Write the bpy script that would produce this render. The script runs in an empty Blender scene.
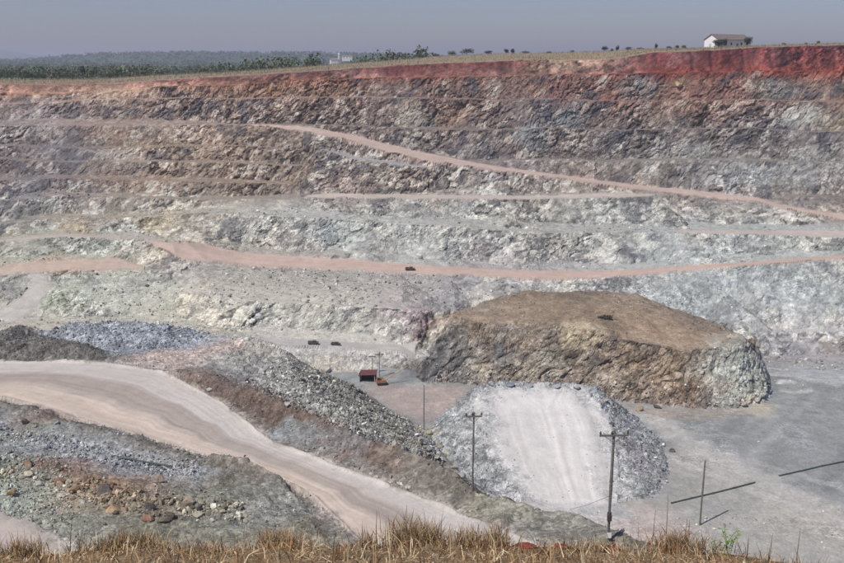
import bpy, math, random
import numpy as np
from mathutils import Vector
from mathutils.geometry import delaunay_2d_cdt

# ------------------------------------------------------------------ camera, sky, sun, exposure
scene = bpy.context.scene
col = scene.collection
FPX, CU, CV, HORIZON = 905.0, 422.0, 281.5, 60.0
PITCH = math.atan((CV - HORIZON) / FPX)
cam_data = bpy.data.cameras.new('camera')
cam_data.sensor_width = 36.0
cam_data.lens = 36.0 * FPX / 844.0
cam_data.clip_start = 0.3
cam_data.clip_end = 60000.0
cam = bpy.data.objects.new('camera', cam_data)
col.objects.link(cam)
cam.location = (0, 0, 0)
cam.rotation_euler = (math.pi / 2 - PITCH, 0, 0)
scene.camera = cam

SUN_EL, SUN_AZ = math.radians(55), math.radians(-129)      # azimuth from +Y, clockwise seen from above
world = bpy.data.worlds.new('World')
scene.world = world
world.use_nodes = True
wn = world.node_tree
sky = wn.nodes.new('ShaderNodeTexSky')
sky.sky_type = 'NISHITA'
sky.sun_disc = False
sky.sun_elevation = SUN_EL
sky.sun_rotation = SUN_AZ
sky.altitude = 300
sky.air_density = 1.2
sky.dust_density = 0.8
sky.ozone_density = 3.5
tintn = wn.nodes.new('ShaderNodeVectorMath'); tintn.operation = 'MULTIPLY'
tintn.inputs[1].default_value = (0.79, 0.785, 1.04)          # dusty lilac air
wn.links.new(sky.outputs[0], tintn.inputs[0])
wn.links.new(tintn.outputs[0], wn.nodes['Background'].inputs[0])
wn.nodes['Background'].inputs[1].default_value = 0.07

sun_data = bpy.data.lights.new('sun', 'SUN')
sun_data.energy = 4.0
sun_data.angle = math.radians(0.6)
sun_data.color = (1.0, 0.955, 0.87)
sun = bpy.data.objects.new('sun', sun_data)
col.objects.link(sun)
sdir = Vector((math.sin(SUN_AZ) * math.cos(SUN_EL), math.cos(SUN_AZ) * math.cos(SUN_EL), math.sin(SUN_EL)))
sun.rotation_euler = sdir.to_track_quat('Z', 'Y').to_euler()
scene.view_settings.view_transform = 'Standard'
scene.view_settings.look = 'None'
scene.view_settings.exposure = 0.22
scene.view_settings.gamma = 1.0

# ------------------------------------------------------------------ helpers
rnd = random.Random(11)
rng = np.random.RandomState(7)
CP, SP = math.cos(PITCH), math.sin(PITCH)
F4 = np.float32


def ray(u, v):
    x = (u - CU) / FPX
    up = -(v - CV) / FPX
    return x, CP + up * SP, -SP + up * CP


def PY(u, v, Y):
    x, f, h = ray(u, v)
    k = Y / f
    return (x * k, Y, h * k)


def PZ(u, v, z):
    x, f, h = ray(u, v)
    k = z / h
    return (x * k, f * k, z)


def project(X, Y, Z):
    d = Y * CP - Z * SP
    up = Y * SP + Z * CP
    return CU + FPX * X / d, CV - FPX * up / d


TAB = [rng.rand(64, 64, 64).astype(F4) for _ in range(4)]


def vn(x, y, z, t=0):
    x = np.asarray(x, F4); y = np.asarray(y, F4); z = np.asarray(z, F4)
    fx, fy, fz = np.floor(x), np.floor(y), np.floor(z)
    ix, iy, iz = fx.astype(np.int32) & 63, fy.astype(np.int32) & 63, fz.astype(np.int32) & 63
    x = x - fx; y = y - fy; z = z - fz
    x = x * x * (3 - 2 * x); y = y * y * (3 - 2 * y); z = z * z * (3 - 2 * z)
    jx, jy, jz = (ix + 1) & 63, (iy + 1) & 63, (iz + 1) & 63
    A = TAB[t]
    c00 = A[ix, iy, iz] * (1 - x) + A[jx, iy, iz] * x
    c10 = A[ix, jy, iz] * (1 - x) + A[jx, jy, iz] * x
    c01 = A[ix, iy, jz] * (1 - x) + A[jx, iy, jz] * x
    c11 = A[ix, jy, jz] * (1 - x) + A[jx, jy, jz] * x
    return ((c00 * (1 - y) + c10 * y) * (1 - z) + (c01 * (1 - y) + c11 * y) * z) * 2 - 1


def fbm(x, y, z, L, octv=3, t=0):
    s = 0; a = 1.0; n = 0
    for k in range(octv):
        s = s + a * vn(x / L + 7.3 * k, y / L + 3.1 * k, z / L + 1.7 * k, (t + k) & 3)
        n += a; a *= 0.5; L *= 0.5
    return s / n


def cells(x, y, z):
    fx, fy, fz = np.floor(x), np.floor(y), np.floor(z)
    best = np.full(x.shape, 9.0, F4); second = best.copy(); val = np.zeros(x.shape, F4); val2 = np.zeros(x.shape, F4); tilt = np.zeros(x.shape, F4)
    for dx in (-1, 0, 1):
        for dy in (-1, 0, 1):
            for dz in (-1, 0, 1):
                gx, gy, gz = fx + dx, fy + dy, fz + dz
                i, j, k = gx.astype(np.int32) & 63, gy.astype(np.int32) & 63, gz.astype(np.int32) & 63
                a = TAB[0][i, j, k]; b = TAB[1][i, j, k]; c = TAB[2][i, j, k]
                d = (gx + a - x) ** 2 + (gy + b - y) ** 2 + (gz + c - z) ** 2
                m = d < best
                second = np.where(m, best, np.minimum(second, d))
                v = TAB[3][i, j, k]
                val = np.where(m, v, val); val2 = np.where(m, a, val2)
                tl = (TAB[1][k, i, j] - .5) * (x - gx - a) + (TAB[2][k, i, j] - .5) * (y - gy - b) + (TAB[0][k, i, j] - .5) * (z - gz - c)
                tilt = np.where(m, tl, tilt)
                best = np.where(m, d, best)
    return val, val2, np.sqrt(second) - np.sqrt(best), tilt


def sstep(a, b, x):
    t = np.clip((x - a) / (b - a), 0, 1)
    return t * t * (3 - 2 * t)


def tag(o, label=None, cat=None, group=None, kind=None):
    if label: o['label'] = label
    if cat: o['category'] = cat
    if group: o['group'] = group
    if kind: o['kind'] = kind
    return o


def mesh_np(name, V, F, mat, C=None, smooth=False, parent=None):
    """V (n,3), F (m,3|4) index array, C (n,4) colour -> one mesh object"""
    me = bpy.data.meshes.new(name)
    V = np.ascontiguousarray(V, F4); F = np.ascontiguousarray(F, np.int32)
    k = F.shape[1]
    me.vertices.add(len(V)); me.vertices.foreach_set('co', V.ravel())
    me.loops.add(F.size); me.loops.foreach_set('vertex_index', F.ravel())
    me.polygons.add(len(F))
    me.polygons.foreach_set('loop_start', np.arange(len(F), dtype=np.int32) * k)
    me.polygons.foreach_set('use_smooth', np.full(len(F), smooth, bool))
    if C is not None:
        at = me.color_attributes.new('Col', 'FLOAT_COLOR', 'POINT')
        at.data.foreach_set('color', np.ascontiguousarray(C, F4).ravel())
    me.materials.append(mat)
    me.update(calc_edges=True)
    o = bpy.data.objects.new(name, me)
    col.objects.link(o)
    if parent: o.parent = parent
    return o


class MB:
    """collects boxes, tubes and facets for one mesh"""
    def __init__(self): self.v = []; self.f = []
    def poly(self, pts, faces):
        b = len(self.v); self.v += [tuple(p) for p in pts]; self.f += [tuple(b + i for i in f) for f in faces]
    def box(self, c, s, rz=0, taper=1.0):
        pts = []
        for z in (-1, 1):
            k = taper if z > 0 else 1.0
            for x, y in ((-1, -1), (1, -1), (1, 1), (-1, 1)):
                px, py = x * s[0] / 2 * k, y * s[1] / 2 * k
                pts.append((c[0] + px * math.cos(rz) - py * math.sin(rz), c[1] + px * math.sin(rz) + py * math.cos(rz), c[2] + z * s[2] / 2))
        self.poly(pts, [(3, 2, 1, 0), (4, 5, 6, 7), (0, 1, 5, 4), (1, 2, 6, 5), (2, 3, 7, 6), (3, 0, 4, 7)])
    def tube(self, pts, rads, n=8, cap=True):
        pts = [Vector(p) for p in pts]; b = len(self.v)
        for i, p in enumerate(pts):
            d = (pts[min(i + 1, len(pts) - 1)] - pts[max(i - 1, 0)]).normalized()
            a = d.cross(Vector((0, 0, 1)))
            a = a.normalized() if a.length > 1e-3 else Vector((1, 0, 0))
            c = d.cross(a)
            for k in range(n):
                t = 2 * math.pi * k / n
                self.v.append(tuple(p + (a * math.cos(t) + c * math.sin(t)) * rads[i]))
        for i in range(len(pts) - 1):
            for k in range(n):
                self.f.append((b + i * n + k, b + i * n + (k + 1) % n, b + (i + 1) * n + (k + 1) % n, b + (i + 1) * n + k))
        if cap:
            self.f.append(tuple(b + k for k in range(n))[::-1])
            e = b + (len(pts) - 1) * n
            self.f.append(tuple(e + k for k in range(n)))
    def build(self, name, mat, parent=None, smooth=False):
        me = bpy.data.meshes.new(name)
        me.from_pydata(self.v, [], self.f); me.materials.append(mat)
        if smooth:
            for p in me.polygons: p.use_smooth = True
        me.update()
        o = bpy.data.objects.new(name, me); col.objects.link(o)
        if parent: o.parent = parent
        return o


def empty(name, loc, rz=0):
    o = bpy.data.objects.new(name, None); col.objects.link(o)
    o.location = loc; o.rotation_euler = (0, 0, rz); o.empty_display_size = 0.3
    return o


def copy_tree(o, parent=None):
    c = o.copy(); col.objects.link(c); c.parent = parent
    for ch in o.children: copy_tree(ch, c)
    return c


# ------------------------------------------------------------------ materials
def simple_mat(name, rgb, rough=0.8, var=0.25, scale=3.0, metal=0.0, bump=0.0):
    m = bpy.data.materials.new(name); m.use_nodes = True
    nt = m.node_tree; b = nt.nodes['Principled BSDF']
    tc = nt.nodes.new('ShaderNodeTexCoord')
    n = nt.nodes.new('ShaderNodeTexNoise'); n.inputs['Scale'].default_value = scale; n.inputs['Detail'].default_value = 5
    nt.links.new(tc.outputs['Object'], n.inputs['Vector'])
    r = nt.nodes.new('ShaderNodeMapRange')
    r.inputs['From Min'].default_value = 0.3; r.inputs['From Max'].default_value = 0.7
    r.inputs['To Min'].default_value = 1 - var; r.inputs['To Max'].default_value = 1 + var
    nt.links.new(n.outputs['Fac'], r.inputs['Value'])
    x = nt.nodes.new('ShaderNodeVectorMath'); x.operation = 'SCALE'; x.inputs[0].default_value = rgb
    nt.links.new(r.outputs[0], x.inputs['Scale'])
    nt.links.new(x.outputs[0], b.inputs['Base Color'])
    b.inputs['Roughness'].default_value = rough; b.inputs['Metallic'].default_value = metal
    b.inputs['Specular IOR Level'].default_value = 0.25
    if bump:
        bp = nt.nodes.new('ShaderNodeBump'); bp.inputs['Distance'].default_value = bump; bp.inputs['Strength'].default_value = 0.8
        nt.links.new(n.outputs['Fac'], bp.inputs['Height']); nt.links.new(bp.outputs[0], b.inputs['Normal'])
    return m


def ground_mat(name, k=1.0, bump=1.0):
    """base colour from the point colour (mineral colour); alpha = how stony; noise gives grain, stones and relief"""
    m = bpy.data.materials.new(name); m.use_nodes = True
    nt = m.node_tree; N = nt.nodes; L = nt.links; b = N['Principled BSDF']
    b.inputs['Roughness'].default_value = 0.95; b.inputs['Specular IOR Level'].default_value = 0.12
    at = N.new('ShaderNodeAttribute'); at.attribute_name = 'Col'
    tc = N.new('ShaderNodeTexCoord')

    def noise(s, d=4, rough=0.6):
        n = N.new('ShaderNodeTexNoise'); n.inputs['Scale'].default_value = s * k
        n.inputs['Detail'].default_value = d; n.inputs['Roughness'].default_value = rough
        L.new(tc.outputs['Object'], n.inputs['Vector']); return n

    def rng_(src, a, c, lo, hi):
        r = N.new('ShaderNodeMapRange')
        for nm, val in (('From Min', a), ('From Max', c), ('To Min', lo), ('To Max', hi)): r.inputs[nm].default_value = val
        L.new(src, r.inputs['Value']); return r.outputs[0]

    def math_(op, a, c):
        q = N.new('ShaderNodeMath'); q.operation = op
        for i, s in enumerate((a, c)):
            if isinstance(s, (int, float)): q.inputs[i].default_value = s
            else: L.new(s, q.inputs[i])
        return q.outputs[0]
    n1 = noise(0.35, 6, 0.62); n2 = noise(2.2, 4, 0.6)
    st = at.outputs['Alpha']
    vo = N.new('ShaderNodeTexVoronoi'); vo.inputs['Scale'].default_value = 2.3 * k
    vb = N.new('ShaderNodeTexVoronoi'); vb.inputs['Scale'].default_value = 0.95 * k
    wv = N.new('ShaderNodeVectorMath'); wv.operation = 'MULTIPLY_ADD'
    wv.inputs[1].default_value = (.8 / k,) * 3
    L.new(n2.outputs['Color'], wv.inputs[0]); L.new(tc.outputs['Object'], wv.inputs[2])
    for q in (vo, vb): L.new(wv.outputs[0], q.inputs['Vector'])
    vc = N.new('ShaderNodeSeparateColor'); L.new(vo.outputs['Color'], vc.inputs[0])
    vd = N.new('ShaderNodeSeparateColor'); L.new(vb.outputs['Color'], vd.inputs[0])
    f1 = math_('ADD', math_('MULTIPLY', math_('SUBTRACT', rng_(n1.outputs['Fac'], 0.3, 0.7, 0.74, 1.26), 1.0), rng_(st, 0, .5, .3, 1)), 1.0)
    f2 = math_('ADD', math_('MULTIPLY', math_('SUBTRACT', rng_(n2.outputs['Fac'], 0.3, 0.7, 0.8, 1.2), 1.0), rng_(st, 0, .5, .3, 1)), 1.0)
    spa = math_('POWER', vc.outputs[0], 1.8); spb = math_('POWER', vd.outputs[0], 2.0)
    sp = math_('ADD', rng_(spa, 0.0, 1.0, -0.28, 0.55), rng_(spb, 0.0, 1.0, -0.18, 0.36))
    sp2 = math_('MAXIMUM', math_('ADD', math_('MULTIPLY', sp, st), 1.0), .25)
    tot = math_('MULTIPLY', math_('MULTIPLY', f1, f2), sp2)
    x = N.new('ShaderNodeVectorMath'); x.operation = 'SCALE'
    L.new(at.outputs['Color'], x.inputs[0]); L.new(tot, x.inputs['Scale'])
    L.new(x.outputs[0], b.inputs['Base Color'])
    bp = N.new('ShaderNodeBump'); bp.inputs['Distance'].default_value = 0.5 * bump / k
    h = math_('ADD', math_('MULTIPLY', vo.outputs['Distance'], -0.6), n2.outputs['Fac'])
    L.new(h, bp.inputs['Height']); L.new(rng_(st, 0, 1, 0.12, 0.75), bp.inputs['Strength'])
    L.new(bp.outputs[0], b.inputs['Normal'])
    return m


M_GROUND = ground_mat('quarry_ground')
M_STONE = ground_mat('loose_stone', 2.0, 0.5)

# ------------------------------------------------------------------ terrain survey: breaklines of the pit
TP = []      # x, y, z, r, g, b, level, across
TE = []      # edges
ZONES = []   # (id, polygon, rgb, stony, blend)
ATTR = 8


def line(pts, c, lev, q=0.0, closed=False):
    ids = []
    for i, p in enumerate(pts):
        cc = c[i] if isinstance(c, list) else c
        TP.append((p[0], p[1], p[2], cc[0], cc[1], cc[2], lev, q)); ids.append(len(TP) - 1)
    for a, b in zip(ids[:-1], ids[1:]): TE.append((a, b))
    if closed: TE.append((ids[-1], ids[0]))
    return ids


def ext(spec, left=True, right=True):
    s = list(spec)
    if left: s = [(-175,) + tuple(s[0][1:])] + s
    if right: s = s + [(1020,) + tuple(s[-1][1:])]
    return s


def bench(spec, c, lev, left=True, right=True, zone=None):
    """spec: (u, v, Y, width[, v of back edge]); a flat shelf with front crest and back toe"""
    s = ext(spec, left, right)
    fr, bk = [], []
    for e in s:
        p = PY(e[0], e[1], e[2]); w = e[3]
        t = p[0] / p[1]
        if len(e) > 4:
            x, f, h = ray(e[0], e[4]); zb = h / f * (e[2] + w)
        else: zb = p[2] + 0.02 * w
        fr.append(p); bk.append((t * (e[2] + w), e[2] + w, zb))
    cf = [c(e[0]) for e in s] if callable(c) else c
    line(fr, cf, lev, 1.0); line(bk, cf, lev - 0.02, 0.0)
    if zone: ZONES.append((zone[0], [p[:2] for p in fr] + [p[:2] for p in bk[::-1]], zone[1], zone[2], zone[3]))
    return np.array([e[0] for e in s]), np.array(fr), np.array(bk), cf


def cliff(up, low, u0, u1, lev, fy=.62, fz=.88, step=38, c=None):
    """foot of the steep part of a face; scree lies between it and the bench below"""
    pts, cl_ = [], []
    us = np.arange(u0, u1 + 1, step)
    for u in us:
        a = [np.interp(u, up[0], up[1][:, i]) for i in range(3)]
        b = [np.interp(u, low[0], low[2][:, i]) for i in range(3)]
        f1 = fy * (1 + .25 * math.sin(u * .09)); f2 = min(.92, fz * (1 + .12 * math.sin(u * .13 + 1)))
        Y = a[1] + (b[1] - a[1]) * f1; z = a[2] + (b[2] - a[2]) * f2
        t = a[0] / a[1]
        pts.append((t * Y, Y, z))
        cf = low[3]
        cl_.append(tuple(np.interp(u, low[0], np.array(cf)[:, i]) for i in range(3)) if isinstance(cf, list) else cf)
    line(pts, cl_, lev)


def ramp_c(*kv):
    us = [k for k, _ in kv]; cs = np.array([c for _, c in kv])
    return lambda u: tuple(np.interp(u, us, cs[:, i]) for i in range(3))


TAN = (0.255, 0.205, 0.14)
MAROON = (0.155, 0.045, 0.045)
PINK = (0.44, 0.335, 0.28)
GREYROAD = (0.39, 0.37, 0.345)
# Z ids
Z_ROAD_MAIN, Z_RAMP1, Z_RAMP2, Z_ROAD3, Z_ROADG, Z_PAD, Z_ROAD4, Z_RAMPHEAP, Z_RAMPROAD, Z_MESA, Z_RUBBLE, Z_BERM, Z_BLUE, Z_LBERM, Z_FLOOR, Z_NEAR, Z_TOP, Z_SCARP, Z_LOWROAD = range(20, 39)

# plateau behind the rim
R = [(0, 85, 411), (60, 85, 409), (110, 84.5, 407), (160, 80.5, 405), (200, 78, 404), (300, 72.6, 402), (400, 66, 400), (500, 61.5, 398), (538, 60, 398),
     (556, 60.5, 402), (600, 60, 402), (618, 59.5, 398), (650, 52.8, 394), (700, 51, 393), (760, 48, 392), (844, 45.5, 390)]
Kl = [(0, 80.5), (60, 80), (110, 79), (160, 75.5), (220, 73), (300, 67.5), (400, 60), (450, 56), (500, 54), (540, 53.5), (600, 52), (640, 49.5), (700, 48.5), (760, 46), (844, 43.8)]
cR = ramp_c((0, (.24, .125, .095)), (110, (.27, .14, .10)), (170, (.17, .07, .06)), (300, (.125, .048, .045)), (520, (.15, .042, .042)), (545, (.30, .21, .14)), (600, (.33, .2, .14)), (640, (.115, .035, .038)), (844, (.135, .038, .038)))
e = ext(R); line([PY(u, v, Y) for u, v, Y in e], [cR(u[0]) for u in e], 0.0)
line([(lambda p: (p[0] * (Y + 2) / Y, Y + 2, p[2] + 0.25))(PY(u, v, Y)) for u, v, Y in e], TAN, -0.5)
line([PY(u, v, 446) for u, v in ext(Kl)], TAN, -1)
line([(lambda p: (p[0] * 480 / 446, 480, p[2] - 0.5))(PY(u, v, 446)) for u, v in ext(Kl)], TAN, -1)
line([(-560, 700, -13), (-100, 700, -13), (100, 700, -13), (560, 700, -13)], (.2, .2, .1), -1)

# terraces of the far wall (front crest v, distance, width)
cA = ramp_c((0, (.32, .2, .15)), (110, (.38, .26, .19)), (200, (.235, .135, .095)), (400, (.21, .11, .088)), (560, (.215, .145, .12)), (650, (.185, .06, .048)), (844, (.21, .066, .05)))
b_A = bench([(0, 95, 402, 2), (110, 93, 399, 2), (160, 87, 397, 3), (220, 84.5, 395, 3), (300, 80.5, 393, 3), (400, 78, 391, 3), (450, 77, 390, 4), (540, 75.5, 388, 5), (600, 74, 387, 5), (650, 72, 385, 4), (844, 71, 381, 4)], cA, 1.0)
cB = ramp_c((0, (.26, .21, .19)), (110, (.27, .22, .19)), (250, (.22, .18, .16)), (420, (.19, .155, .145)), (560, (.21, .16, .14)), (640, (.21, .125, .105)), (760, (.21, .135, .11)), (844, (.2, .16, .14)))
b_B = bench([(0, 104.5, 393, 6), (110, 101, 391, 6), (200, 98, 389, 5.5), (300, 97.5, 386, 5.5), (400, 99, 383, 5.5), (500, 100, 380, 5.5), (600, 100.5, 377, 5.5), (844, 101, 371, 5.5)], cB, 2.0)
cC = ramp_c((0, (.24, .215, .205)), (200, (.25, .22, .2)), (300, (.19, .175, .165)), (500, (.16, .15, .15)), (844, (.175, .17, .17)))
bench([(0, 126, 380, 9, 119), (100, 126, 379, 9, 120), (200, 125, 379, 7, 120.5), (245, 124, 379, 4), (300, 125, 377, 5), (400, 128, 373, 5.5), (500, 129.5, 370, 5.5), (600, 130, 367.5, 5.5), (844, 130.5, 361, 5.5)], cC, 3.0)
cD = ramp_c((460, (.18, .175, .175)), (844, (.20, .205, .2)))
bench([(462, 159, 364.5, 2), (500, 160, 361.8, 4.5), (624, 161, 358, 5.5), (844, 162, 351, 5.5)], cD, 4.0, left=False)
# the long ramp falling to the right
b_ramp = bench([(247, 125, 376, 2, 123.5), (280, 128.5, 371, 5, 125), (310, 132.5, 367, 8, 127), (340, 139, 361, 12, 133), (380, 150, 356, 13, 142.5), (420, 160, 352, 12, 151.5), (450, 164, 350, 11, 157.5), (500, 171.5, 348, 9, 167), (560, 179.5, 346, 9, 175),
       (624, 188, 343, 9, 183.5), (680, 194.5, 340.5, 9, 189), (720, 199, 338, 9, 193.5), (757, 202, 333, 9, 198), (784, 209, 325, 8, 205.5), (844, 221, 317, 8, 214.5)],
      ramp_c((250, (.2, .18, .16)), (450, (.17, .165, .165)), (620, (.2, .195, .19)), (844, (.24, .24, .23))), 5.0, left=False, zone=(Z_RAMP1, (.43, .335, .285), .05, 1))
bench([(800, 196, 338, 3), (844, 198, 336, 4)], (.19, .185, .18), 4.5, left=False)
bench([(322, 150, 354.5, 4), (350, 158, 351, 6), (385, 163, 347.5, 6), (425, 168, 346, 4)], (.2, .19, .18), 5.4, left=False, right=False, zone=(Z_PAD, (.33, .325, .32), .1, 1))
# left hand terraces
cL = ramp_c((0, (.2, .185, .185)), (60, (.205, .185, .175)), (130, (.235, .20, .165)), (240, (.235, .2, .165)), (300, (.215, .195, .17)))
bench([(0, 145, 370.5, 5), (60, 147, 369.5, 5), (140, 146, 368.5, 5), (220, 146, 366.5, 5), (285, 150, 361, 3)], cL, 3.6, right=False)
b_L2 = bench([(0, 158, 361, 5.5), (60, 161, 360, 5.5), (140, 161, 359, 5.5), (220, 163, 357, 5.5), (300, 166, 352, 5)], cL, 4.1, right=False)
b_L3 = bench([(0, 180, 349, 5.5), (60, 178, 349, 5.5), (140, 180, 348, 5.5), (220, 182, 346, 5.5), (290, 184, 344.5, 5)], cL, 4.6, right=False)
cF = ramp_c((0, (.2, .195, .2)), (80, (.24, .215, .2)), (150, (.255, .23, .19)), (240, (.235, .215, .185)), (320, (.22, .205, .2)), (420, (.23, .225, .215)), (650, (.27, .27, .25)))
b_F = bench([(0, 202, 336, 5), (60, 195, 338, 5), (120, 197, 338, 4), (200, 199.5, 338, 4), (260, 198.5, 338, 4), (300, 198, 337, 6), (327, 198, 335.5, 7, 193.5), (400, 199, 333, 8, 194.5), (520, 200, 330, 8, 196), (620, 198, 331, 8, 193.3), (655, 196.3, 333.5, 5)], cF, 6.0, right=False,
      zone=(Z_RAMP2, None, .05, 1))
cG = ramp_c((0, (.22, .22, .21)), (80, (.27, .24, .2)), (170, (.31, .28, .23)), (230, (.33, .325, .3)), (400, (.335, .345, .33)), (520, (.31, .31, .29)), (700, (.31, .325, .32)), (844, (.31, .325, .32)))
b_G = bench([(0, 224, 325, 4), (30, 220, 326, 4), (60, 218, 327, 4), (120, 217.5, 327, 4), (170, 216, 326, 4), (205, 212, 324, 4), (255, 215, 319, 4), (300, 218, 317, 4), (400, 224, 313, 4), (450, 226, 311.5, 4), (500, 230.5, 309.5, 4), (550, 232.3, 308.5, 4),
       (620, 232, 308, 4), (690, 233, 306, 6, 230.5), (740, 234, 304, 8, 230.5), (844, 237.5, 298, 10, 230.5)], cG, 7.0, zone=(Z_ROADG, None, .05, 1))
b_G2 = bench([(0, 242, 310, 4), (40, 238, 310, 4), (80, 236, 310, 4), (120, 238, 310, 4), (160, 241.5, 309, 4)], ramp_c((0, (.27, .27, .23)), (160, (.33, .325, .29))), 7.5, right=False, zone=(Z_PAD, (.40, .345, .3), .08, 1))
cH = ramp_c((170, (.33, .31, .28)), (260, (.28, .275, .25)), (400, (.285, .275, .265)), (520, (.29, .285, .285)), (640, (.33, .345, .34)), (844, (.31, .33, .32)))
b_H = bench([(150, 243.5, 301, 5, 240), (172, 256, 293, 7, 243), (185, 261, 291, 11, 242.5), (205, 262, 292, 15, 244), (245, 266, 292, 15, 252.5), (300, 269.5, 290, 13, 257), (400, 273.5, 285, 12, 262.7), (450, 275.5, 283, 11, 266), (520, 279.5, 281, 11, 270.3), (560, 280, 280, 10, 271),
       (624, 277, 280, 10, 270), (700, 270.8, 281, 9, 265), (760, 264.6, 281, 8, 260.5), (844, 258.3, 281, 7, 254.8)], cH, 8.0, left=False, zone=(Z_ROAD3, PINK, .03, 1))
b_J = bench([(0, 276, 283, 6, 266), (22, 273, 284, 8, 263), (60, 270.5, 286, 10, 260), (110, 270.5, 287, 10, 258.5), (143, 269, 289, 5, 265)], ramp_c((0, (.31, .31, .26)), (143, (.34, .345, .29))), 8.2, right=False, zone=(Z_PAD, (.43, .335, .27), .05, 1))
lp = [(24, 272), (27, 285), (22, 297), (6, 309), (-40, 317), (-40, 322), (20, 319), (33, 310), (43, 297), (47, 285), (47, 272)]
ZONES.append((Z_PAD, [PY(u, v, 284 - (v - 273) * .53)[:2] for u, v in lp], (.42, .39, .355), .08, 1))
# ledge under road 3 and light cliff
b_led = bench([(60, 288, 276, 2), (150, 290, 276, 2), (215, 297, 263, 3), (260, 301, 257, 3), (330, 306, 252, 3), (400, 309, 248.5, 3), (420, 311, 247, 2)], ramp_c((60, (.36, .37, .3)), (215, (.40, .385, .345)), (330, (.41, .40, .36)), (405, (.36, .33, .33))), 8.6, left=False, right=False)
# foot of the wall
line([PY(u, v, 229) for u, v in ((-175, 345), (0, 345), (80, 344), (150, 344), (200, 345))], (.40, .345, .30), 9.6)
FOOT = [(-10, 322, 258), (60, 318, 262), (120, 317, 262), (190, 322, 256), (235, 332, 245)]
line([PY(u, v, Y) for u, v, Y in ext(FOOT, right=False)], (.37, .365, .32), 9.0)
b_r4 = bench([(262, 345, 235, 7, 337), (300, 347, 234, 8, 339), (350, 349.5, 232.5, 8, 342), (400, 353, 231, 8, 345), (425, 356, 230, 8, 348)], (.42, .41, .38), 9.1, left=False, right=False, zone=(Z_ROAD4, GREYROAD, .05, 1))
line([PZ(290, 372, -80), PZ(330, 372, -80), PZ(370, 371, -80), PZ(430, 371, -80)], (.34, .32, .29), 9.5)
line([PY(u, v, Y) for u, v, Y in [(440, 311, 252), (456, 315, 258), (490, 322, 262), (540, 330, 263), (640, 331, 260)]], (.3, .3, .29), 9.3)
bench([(770, 333, 259, 3), (844, 331, 259, 3)], (.37, .37, .37), 9.0, left=False)
line([PY(765, 356, 249), PY(800, 356, 249), PY(844, 354, 249), PY(1020, 354, 249)], (.26, .25, .25), 9.5)
line([PZ(770, 375, -80), PZ(800, 377, -80), PZ(844, 381, -80), PZ(1020, 390, -80)], (.36, .365, .36), 9.6)

cliff(b_A, b_B, -100, 960, 1.3, .5, .5, 30)
cliff(b_F, b_G, -20, 640, 6.5)
cliff(b_ramp, b_G, 690, 900, 6.2)
cliff(b_G, b_H, 215, 900, 7.6)
cliff(b_G, b_G2, -20, 150, 7.3)
cliff(b_G2, b_J, -10, 130, 7.8)
cliff(b_L3, b_F, -20, 285, 5.5)
cliff(b_L2, b_L3, -20, 285, 4.4)
cliff(b_led, b_r4, 265, 400, 8.8, .4, .85)
cliff(b_ramp, b_F, 430, 600, 5.6)
# pit floor control points
FL = (.305, .305, .285)
line([PZ(440, 384, -80), PZ(400, 392, -80), PZ(380, 402, -80), PZ(430, 408, -80)], (.34, .29, .25), 11)
for u, v in [(660, 420), (720, 430), (780, 400), (844, 420), (844, 470), (720, 470), (680, 500), (760, 500), (844, 540), (1020, 430), (1020, 520), (640, 525), (720, 545)]:
    line([PZ(u, v, -80.0 + 0.25 * math.sin(u * 0.05 + v))], FL, 12)
line([PZ(640, 560, -80), (40, 104, -80), (60, 96, -80), (95, 98, -80)], FL, 12)

# brown rock mesa left standing in the pit
cm = (.26, .21, .17)
mesa_base = [PZ(413, 377, -80), PZ(428, 384, -80), PZ(455, 384, -80), PZ(490, 388, -80), PZ(560, 395, -80), PZ(620, 402.5, -80), PZ(660, 406, -80), PZ(700, 409, -80), PZ(738, 409, -80), PZ(767, 401, -80), PZ(770, 388, -80)]
mesa_back = [(76, 238, -80), (66, 250, -79), (48, 258, -75), (30, 261, -73), (12, 256, -71.5), (2, 246, -72), (-2, 233, -77)]
mb_ids = line(mesa_base + mesa_back, [(.2, .19, .18)] * 3 + [(.24, .2, .17)] * 5 + [(.36, .37, .33)] * 3 + [cm] * 7, 13, closed=True)
mesa_mid = [PY(430, 344, 226), PY(447, 348, 221.5), PY(480, 350, 219), PY(530, 354, 215.5), PY(580, 358, 212), PY(622, 364, 208.5), PY(668, 372, 205.5), PY(706, 373, 205), PY(737, 370, 206), PY(762, 368, 213)]
line(mesa_mid, [(.14, .135, .13), (.15, .145, .135), (.19, .17, .145), (.2, .175, .145), (.23, .195, .155), (.22, .185, .14), (.225, .18, .13), (.37, .37, .33), (.38, .39, .34), (.36, .35, .3)], 13)
mesa_crest = [PY(441, 322, 229), PY(450, 317, 226), PY(480, 319.5, 222), PY(520, 322.5, 219.5), PY(560, 324, 217), PY(590, 327, 214), PY(622, 335, 211.5), (PY(677, 346, 209)), PY(712, 346.5, 209), PY(744, 340, 212), PY(757, 341, 219)]
mesa_top = [PY(752, 337, 222), PY(720, 325, 226.5), PY(680, 310, 233.5), PY(640, 294.5, 240), PY(600, 290.5, 243), PY(530, 291.5, 246), PY(500, 296.5, 243), PY(470, 306, 236.5)]
line([(p[0], p[1] + 2.2, p[2] - .05) for p in mesa_crest[1:-1]], (.25, .19, .135), 13)
mesa_crest = [(p[0], p[1] - .6 + .5 * math.sin(i * 2.1), p[2] - .75 + .5 * math.sin(i * 1.7)) for i, p in enumerate(mesa_crest)]
mc = []
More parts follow.
